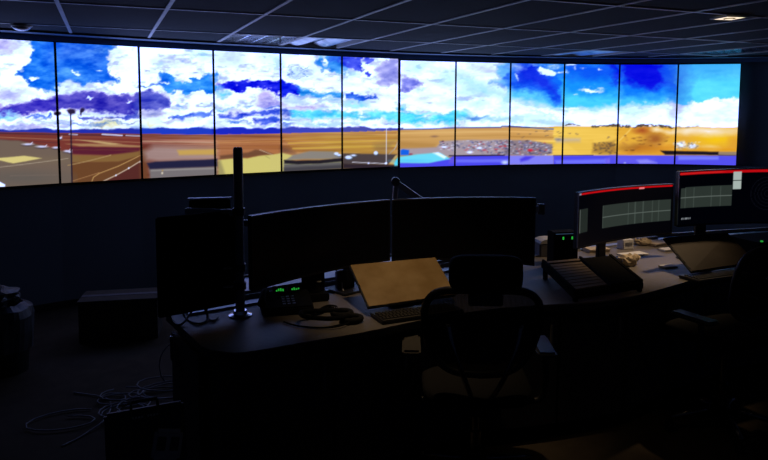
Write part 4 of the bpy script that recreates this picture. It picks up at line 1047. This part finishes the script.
for x_ in (-.022, .040):
    bm = bmesh.new(); box(bm, (x_, -.052, .172), (.009, .004, .018)); finish('light', bm, M['green'], t)
bm = bmesh.new(); box(bm, (0, -.052, .200), (.15, .003, .003)); finish('indicator_line', bm, M['blueled'], t)
t = thing('arm_bracket', 'grey metal bracket poking out past the right end of the off monitor', 'bracket', (.74, 3.86, DZ))
bm = bmesh.new(); lathe(bm, [(.045, 0), (.045, .015), (.018, .02), (.018, .44)], n=14); finish('post', bm, M['pole'], t)
bm = bmesh.new(); box(bm, (.09, -.02, .42), (.20, .035, .035), rz=-.1); finish('arm', bm, M['arm'], t, bevel=.004)
bm = bmesh.new(); tube(bm, [(.175, -.03, .39), (.175, -.03, .45)], .022, 12); finish('joint', bm, M['pole'], t)
far = []
def sheet(label, x, y, w_, d_, h_, rz, mt, nm='paper_stack', cat='papers', z=DZ):
    n = 3 if h_ > .012 else 1; t = thing(nm, label, cat, (x, y, z), R(rz), 'papers on the far worktop') if cat == 'papers' else thing(nm, label, cat, (x, y, z), R(rz))
    for k in range(n):
        bm = bmesh.new(); box(bm, (random.uniform(-.004, .004) * (n > 1), random.uniform(-.004, .004) * (n > 1), h_ * (k + .5) / n), (w_, d_, h_ / n * .94), rz=random.uniform(-.04, .04) * (n > 1)); finish('sheet' if cat == 'papers' else 'body', bm, mt, t)
    return t
t = thing('carton', 'small pale carton standing below the lit monitor at the far seat', 'box', (1.74, 4.72, DZ), R(20))
bm = bmesh.new(); box(bm, (0, 0, .035), (.09, .07, .07)); finish('body', bm, M['paper'], t, bevel=.003)
bm = bmesh.new(); box(bm, (0, -.0365, .04), (.06, .002, .02)); finish('label_patch', bm, M['greybox'], t)
t = thing('paper_bag', 'crumpled cream paper bag beside the black strip rack', 'bag', (1.565, 4.20, DZ), R(30))
bm = bmesh.new(); bmesh.ops.create_icosphere(bm, subdivisions=3, radius=1)
for v in bm.verts:
    n_ = math.sin(v.co.x * 9 + v.co.z * 5) * .12 + math.sin(v.co.y * 13 + v.co.x * 7) * .08
    v.co = Vector((v.co.x * .075, v.co.y * .05, max(0, v.co.z * .04 * (1 + n_) + .03))) * (1 + n_ * .5)
    v.co.z = max(v.co.z, .001)
finish('body', bm, M['cream'], t)
bm = bmesh.new(); tube(bm, [(.06, 0, .035), (.085, .01, .045), (.10, .0, .03)], [.014, .022, .026], 9); finish('neck', bm, M['cream'], t)
sheet('flat white papers lying under the lit monitor stand', 1.72, 4.52, .20, .09, .008, 24, M['paper'])
sheet('cream paper stack left of the lit monitor stand', 1.50, 4.62, .16, .10, .025, 15, M['cream'])
sheet('thin cream booklet behind the pale carton', 2.02, 4.86, .18, .12, .022, 30, M['cream'])
sheet('white booklet stack left of the greyish touch panel top', 2.04, 4.66, .16, .07, .016, 20, M['paper'])
sheet('white paper pile at the rear rail of the far worktop', 1.98, 5.00, .20, .09, .035, 26, M['paper'])
sheet('small white note pad partly under the greyish touch panel', 1.81, 4.16, .10, .06, .010, 20, M['paper'])
t = thing('crumpled_wrapper', 'crumpled tan wrapper among the papers on the far worktop', 'wrapper', (1.92, 4.84, DZ), R(10))
bm = bmesh.new(); bmesh.ops.create_icosphere(bm, subdivisions=3, radius=1)
for v in bm.verts:
    n_ = math.sin(v.co.x * 11 + v.co.z * 6) * .2 + math.sin(v.co.y * 15) * .12
    v.co = Vector((v.co.x * .06 * (1 + n_), v.co.y * .04, max(.001, (v.co.z * .6 + .5) * .045 * (1 + n_))))
finish('body', bm, M['cream'], t)
bm = bmesh.new(); tube(bm, [(-.05, 0, .03), (-.085, .0, .045)], [.01, .02], 8); finish('twist', bm, M['cream'], t)

t = thing('desk_radio', 'black desk radio with one green light right of the greyish touch panel', 'radio', (2.58, 4.44, DZ), R(18))
bm = bmesh.new(); box(bm, (0, 0, .07), (.42, .30, .14)); finish('case', bm, M['matte'], t, bevel=.010)
bm = bmesh.new(); box(bm, (-.02, -.152, .07), (.34, .004, .10)); finish('front_plate', bm, M['blackg'], t)
for q in range(3):
    bm = bmesh.new(); tube(bm, [(-.10 + q * .11, -.154, .08), (-.10 + q * .11, -.176, .08)], .016, 12); finish('knob', bm, M['blackp'], t)
bm = bmesh.new(); box(bm, (-.16, -.12, .144), (.012, .012, .008)); finish('light', bm, M['green'], t)
bm = bmesh.new(); box(bm, (-.06, -.155, .110), (.02, .003, .008)); finish('label_strip', bm, M['trimw'], t)
t = thing('sloped_keypad', 'low black sloped keypad tucked behind the right chair', 'keypad', (2.42, 4.16, DZ), R(20))
bm = bmesh.new(); prism(bm, [(-.13, -.07), (.13, -.07), (.13, .07), (-.13, .07)], 0, .03)
for v in bm.verts:
    if v.co.z > .02 and v.co.y > 0: v.co.z += .03
finish('base', bm, M['blackp'], t, bevel=.005)
for i in range(6):
    for j in range(3):
        bm = bmesh.new(); box(bm, (-.1 + i * .04, -.045 + j * .042, .040 + j * .010), (.028, .028, .010)); finish('button', bm, M['key'], t)
# ------------------------------------------------------------------ office chairs
def make_chair(loc, rz, label, up=0):
    t = thing('office_chair', label, 'chair', loc, rz, 'black mesh office chairs at the console')
    # back frame and mesh
    def bp(u, v):   # u -1..1 across, v 0..1 up
        wv = .225 + .03 * math.sin(v * math.pi * .9) - .045 * (1 - v) ** 2
        return Vector((u * wv, -.20 - .10 * v + .055 * (1 - u * u) * -1 + .05, .60 + .40 * v))
    ring = []
    n_ = 44
    for k in range(n_):
        a = 2 * math.pi * k / n_; ca, sa_ = math.cos(a), math.sin(a)
        u = math.copysign(abs(ca) ** .45, ca); v = .5 + .5 * math.copysign(abs(sa_) ** .45, sa_)
        ring.append(bp(u, v))
    bm = bmesh.new(); tube(bm, ring, .017, 8, closed=True); finish('back_frame', bm, M['blackp'], t, smooth=True)
    bm = bmesh.new(); G = 14; grid = []
    for j in range(G + 1):
        row = []
        for i in range(G + 1):
            x, y = -1 + 2 * i / G, -1 + 2 * j / G
            # square-to-superellipse
            s_ = max(abs(x), abs(y)); L_ = (abs(x) ** 4.4 + abs(y) ** 4.4) ** (1 / 4.4) if s_ > 0 else 1
            k_ = s_ / L_ if L_ > 0 else 1
            row.append(bm.verts.new(bp(x * k_, .5 + .5 * y * k_)))
        grid.append(row)
    for j in range(G):
        for i in range(G): bm.faces.new((grid[j][i], grid[j][i + 1], grid[j + 1][i + 1], grid[j + 1][i]))
    finish('back_mesh', bm, M['weave'], t, smooth=True)
    # rear Y yoke, glossy
    bm = bmesh.new()
    for s in (-1, 1): tube(bm, smooth_path([(s * .15, -.315, .86), (s * .13, -.335, .76), (s * .085, -.325, .64), (s * .05, -.27, .54), (s * .035, -.16, .46)], 5), .011, 8)
    finish('back_yoke', bm, M['chairmet'], t, smooth=True)
    bm = bmesh.new(); box(bm, (0, -.30, .72), (.16, .02, .07)); finish('lumbar_pad', bm, M['blackp'], t, bevel=.008)
    # headrest
    bm = bmesh.new(); pad(bm, (0, -.335, 1.078), (.152, .036, .078), .45)
    for v in bm.verts: v.co.y += .18 * v.co.x ** 2 * 3
    finish('headrest', bm, M['fabric'], t, smooth=True)
    bm = bmesh.new(); box(bm, (0, -.345, 1.02), (.09, .022, .09)); box(bm, (0, -.335, .97), (.14, .02, .05)); finish('headrest_bracket', bm, M['blackp'], t, bevel=.005)
    # seat
    bm = bmesh.new(); pad(bm, (0, .03, .47), (.25, .235, .038), .45)
    for v in bm.verts:
        if v.co.y > .15: v.co.z -= (v.co.y - .15) ** 2 * 1.6
    finish('seat', bm, M['fabric'], t, smooth=True)
    bm = bmesh.new(); box(bm, (0, -.02, .405), (.20, .26, .05)); finish('tilt_mechanism', bm, M['blackp'], t, bevel=.01)
    bm = bmesh.new(); lathe(bm, [(.03, .10), (.03, .25), (.02, .255), (.02, .40)], n=16); finish('gas_lift', bm, M['chairmet'], t)
    bm = bmesh.new(); lathe(bm, [(.045, .07), (.05, .12), (.035, .135)], n=16); finish('hub', bm, M['blackp'], t)
    for s in (-1, 1):
        bm = bmesh.new(); tube(bm, smooth_path([(s * .20, -.06, .42), (s * .29, -.07, .44), (s * .305, -.08, .55), (s * .30, -.07, .655)], 5), .016, 8); am = finish('armrest', bm, M['blackp'], t, smooth=True)
        bm = bmesh.new(); box(bm, (s * .30, -.03, .668), (.085, .24, .026)); finish('arm_pad', bm, M['armpad'], am, bevel=.010)
    for k in range(5):
        a = 2 * math.pi * k / 5 + .3; ca, sa_ = math.cos(a), math.sin(a)
        bm = bmesh.new(); tube(bm, [(ca * .04, sa_ * .04, .105), (ca * .18, sa_ * .18, .095), (ca * .30, sa_ * .30, .075)], [.022, .018, .013], 8); lg = finish('leg', bm, M['chairmet'], t, smooth=True)
        bm = bmesh.new()
        for q in (-1, 1):
            c0 = Vector((ca * .30 - sa_ * .014 * q, sa_ * .30 + ca * .014 * q, .029)); d_ = Vector((-sa_, ca, 0)) * .008
            tube(bm, [c0 - d_, c0 + d_], .028, 14)
        finish('caster', bm, M['blackp'], lg)
    if up:   # gas lift set higher: everything carried by it moves up
        for c_ in [x for x in bpy.data.objects if x.parent == t]:
            nm = c_.name.split('.')[0]
            if nm in ('leg', 'hub', 'armrest'): continue
            if nm == 'gas_lift':
                for v in c_.data.vertices:
                    if v.co.z > .3: v.co.z += up
            else: c_.location.z = up
    return t
ch = make_chair((.430, 3.00, 0), R(-2), 'black mesh office chair with headrest in front of the tan touch panel')
ch2 = make_chair((1.87, 3.55, 0), R(28), 'black mesh office chair at the right frame edge before the far touch panel', .07)

# ------------------------------------------------------------------ clutter on the floor at the left
t = thing('floor_box', 'low cardboard box on the floor under the video wall at left', 'box', (-2.02, 5.02, 0), R(12))
bm = bmesh.new(); box(bm, (0, 0, .15), (.56, .30, .30)); finish('body', bm, M['card'], t, bevel=.004)
bm = bmesh.new(); box(bm, (0, 0, .308), (.575, .315, .016)); finish('lid', bm, M['card'], t, bevel=.003)
bm = bmesh.new(); box(bm, (0, 0, .3175), (.57, .05, .002)); finish('tape', bm, M['greybox'], t)
t = thing('lined_bin', 'bin with a pale crumpled plastic liner at the left frame edge', 'bin', (-2.52, 4.30, 0))
bm = bmesh.new(); lathe(bm, [(.14, 0), (.17, .40)], n=24); finish('bin', bm, M['blackp'], t, smooth=False)
def rumple(bm, prof, amp, seed, n=36):
    r_ = random.Random(seed); rings = []
    ph = [r_.uniform(0, 6) for _ in range(6)]
    for i, (rr, z) in enumerate(prof):
        rings.append([bm.verts.new(((rr + amp * (math.sin(5 * a + ph[0] + i) + .6 * math.sin(11 * a + ph[1] + i * .7) + .4 * math.sin(17 * a + ph[2]))) * math.cos(a), (rr + amp * (math.sin(5 * a + ph[0] + i) + .6 * math.sin(11 * a + ph[1] + i * .7))) * math.sin(a), z + amp * .6 * math.sin(7 * a + ph[3]))) for a in [2 * math.pi * k / n for k in range(n)]])
    for i in range(len(prof) - 1):
        for k in range(n): bm.faces.new((rings[i][k], rings[i][(k + 1) % n], rings[i + 1][(k + 1) % n], rings[i + 1][k]))
bm = bmesh.new(); rumple(bm, [(.175, .16), (.185, .28), (.188, .38), (.175, .43), (.12, .46), (.10, .41)], .006, 4); finish('liner', bm, M['bag'], t)
bm = bmesh.new(); bmesh.ops.create_icosphere(bm, subdivisions=3, radius=1)
for v in bm.verts:
    n_ = math.sin(v.co.x * 8 + v.co.y * 5) * .14 + math.sin(v.co.z * 11 + v.co.x * 3) * .1
    v.co = Vector((v.co.x * .13, v.co.y * .12, v.co.z * .07)) * (1 + n_) + Vector((-.03, 0, .50))
finish('crumpled_bag', bm, M['bag'], t)
# loose white cables
rc2 = random.Random(11)
def coil(cx, cy, rx, ry, rot, turns, zb, zr, seed):
    r_ = random.Random(seed); pts = []; n = int(turns * 14); ph = r_.uniform(0, 6)
    for k in range(n):
        a = 2 * math.pi * k / 14 + ph; s_ = 1 + .16 * math.sin(a * .37 + seed) + .06 * math.sin(a * 2.3)
        x, y = rx * s_ * math.cos(a), ry * s_ * math.sin(a)
        pts.append((cx + x * math.cos(rot) - y * math.sin(rot) + .03 * math.sin(k * .21), cy + x * math.sin(rot) + y * math.cos(rot) + .03 * math.cos(k * .17), max(.006, zb + zr * (.5 + .5 * math.sin(a * .31 + seed)) + .004 * (k / 14))))
    return pts
CB = [('loose loop of pale cable reaching furthest left on the floor', coil(-1.80, 3.56, .17, .10, .3, 1.2, .006, .004, 1), .0042),
      ('tight coil of pale cable in the middle of the floor tangle', coil(-1.46, 3.68, .11, .10, .1, 4, .006, .03, 2), .0040),
      ('wide coil of pale cable at the back of the floor tangle', coil(-1.31, 3.93, .20, .11, .1, 4, .008, .05, 3), .0042),
      ('upright hoop of pale cable against the console end', [(-1.24 + .14 * math.cos(a), 3.98 + .02 * math.sin(a), .17 + .15 * math.sin(a)) for a in [-.9 + k * .25 for k in range(20)]], .0042),
      ('coil of pale cable half hidden by the black equipment case', coil(-1.28, 3.58, .16, .10, .5, 3, .008, .04, 5), .0042),
      ('stretched pale cable trailing towards the bottom of the picture', [tuple(v) for v in smooth_path([(-1.9, 3.95, .006), (-1.65, 3.85, .01), (-1.55, 3.60, .02), (-1.60, 3.42, .006), (-1.66, 3.30, .006)], 8)], .0042),
      ('small coil of pale cable left of the tangle middle', coil(-1.60, 3.86, .10, .07, .2, 3, .006, .02, 7), .0040)]
for lab, pts, r_ in CB:
    bm = bmesh.new(); tube(bm, pts, r_, 6); tag(finish('pale_cable', bm, M['cable'], smooth=True), lab, 'cable', 'pale cables tangled on the floor')
bm = bmesh.new(); box(bm, (0, 0, 0), (.08, .05, .03))
t = thing('cable_adapter', 'small pale plug adapter lying in the cable tangle', 'adapter', (-1.33, 3.34, 0), R(20))
bm = bmesh.new(); box(bm, (0, 0, .018), (.10, .06, .036)); finish('body', bm, M['greybox'], t, bevel=.006)
bm = bmesh.new()
for s in (-1, 1): box(bm, (.056, s * .012, .018), (.018, .003, .008))
finish('prongs', bm, M['chrome'], t)
# black equipment case and double socket box in the bottom left foreground
t = thing('equipment_case', 'black flat equipment case leaning against the console corner in the foreground', 'case', (-.865, 2.36, 0), R(25))
mt4 = Matrix.Translation((0, .06, .305)) @ Matrix.Rotation(R(-16), 4, 'X')
bm = bmesh.new(); box(bm, (0, 0, 0), (.29, .05, .60), M4=mt4); finish('body', bm, M['blackp'], t, bevel=.010)
bm = bmesh.new(); box(bm, (0, -.026, 0), (.27, .003, .56), M4=mt4); finish('front_panel', bm, M['blackp'], t)
for k in range(9):
    if k == 4: continue
    bm = bmesh.new(); box(bm, (-.045 + k * .011, -.0285, .270), (.007, .002, .008), M4=mt4); finish('lettering', bm, M['paper'], t)
bm = bmesh.new(); tube(bm, [mt4 @ Vector(v) for v in ((-.05, 0, .295), (-.045, 0, .325), (.045, 0, .325), (.05, 0, .295))], .007, 8); finish('handle', bm, M['blackp'], t)
cm_ = Matrix.Translation((-.865, 2.36, 0)) @ Matrix.Rotation(R(25), 4, 'Z') @ mt4
sp = cm_ @ Vector((.07, -.052, .155))
t = thing('socket_box', 'grey double socket box hooked on the face of the black equipment case', 'socket', (sp.x, sp.y, sp.z - .09), R(25))
mt5 = Matrix.Translation((0, 0, .09)) @ Matrix.Rotation(R(-16), 4, 'X') @ Matrix.Rotation(R(12), 4, 'Y')
bm = bmesh.new(); box(bm, (0, 0, 0), (.105, .045, .115), M4=mt5); finish('body', bm, M['paper'], t, bevel=.012)
for s_ in (-1, 1):
    bm = bmesh.new(); box(bm, (s_ * .024, -.0235, .008), (.032, .004, .050), M4=mt5); finish('socket_opening', bm, M['blackg'], t, bevel=.002)
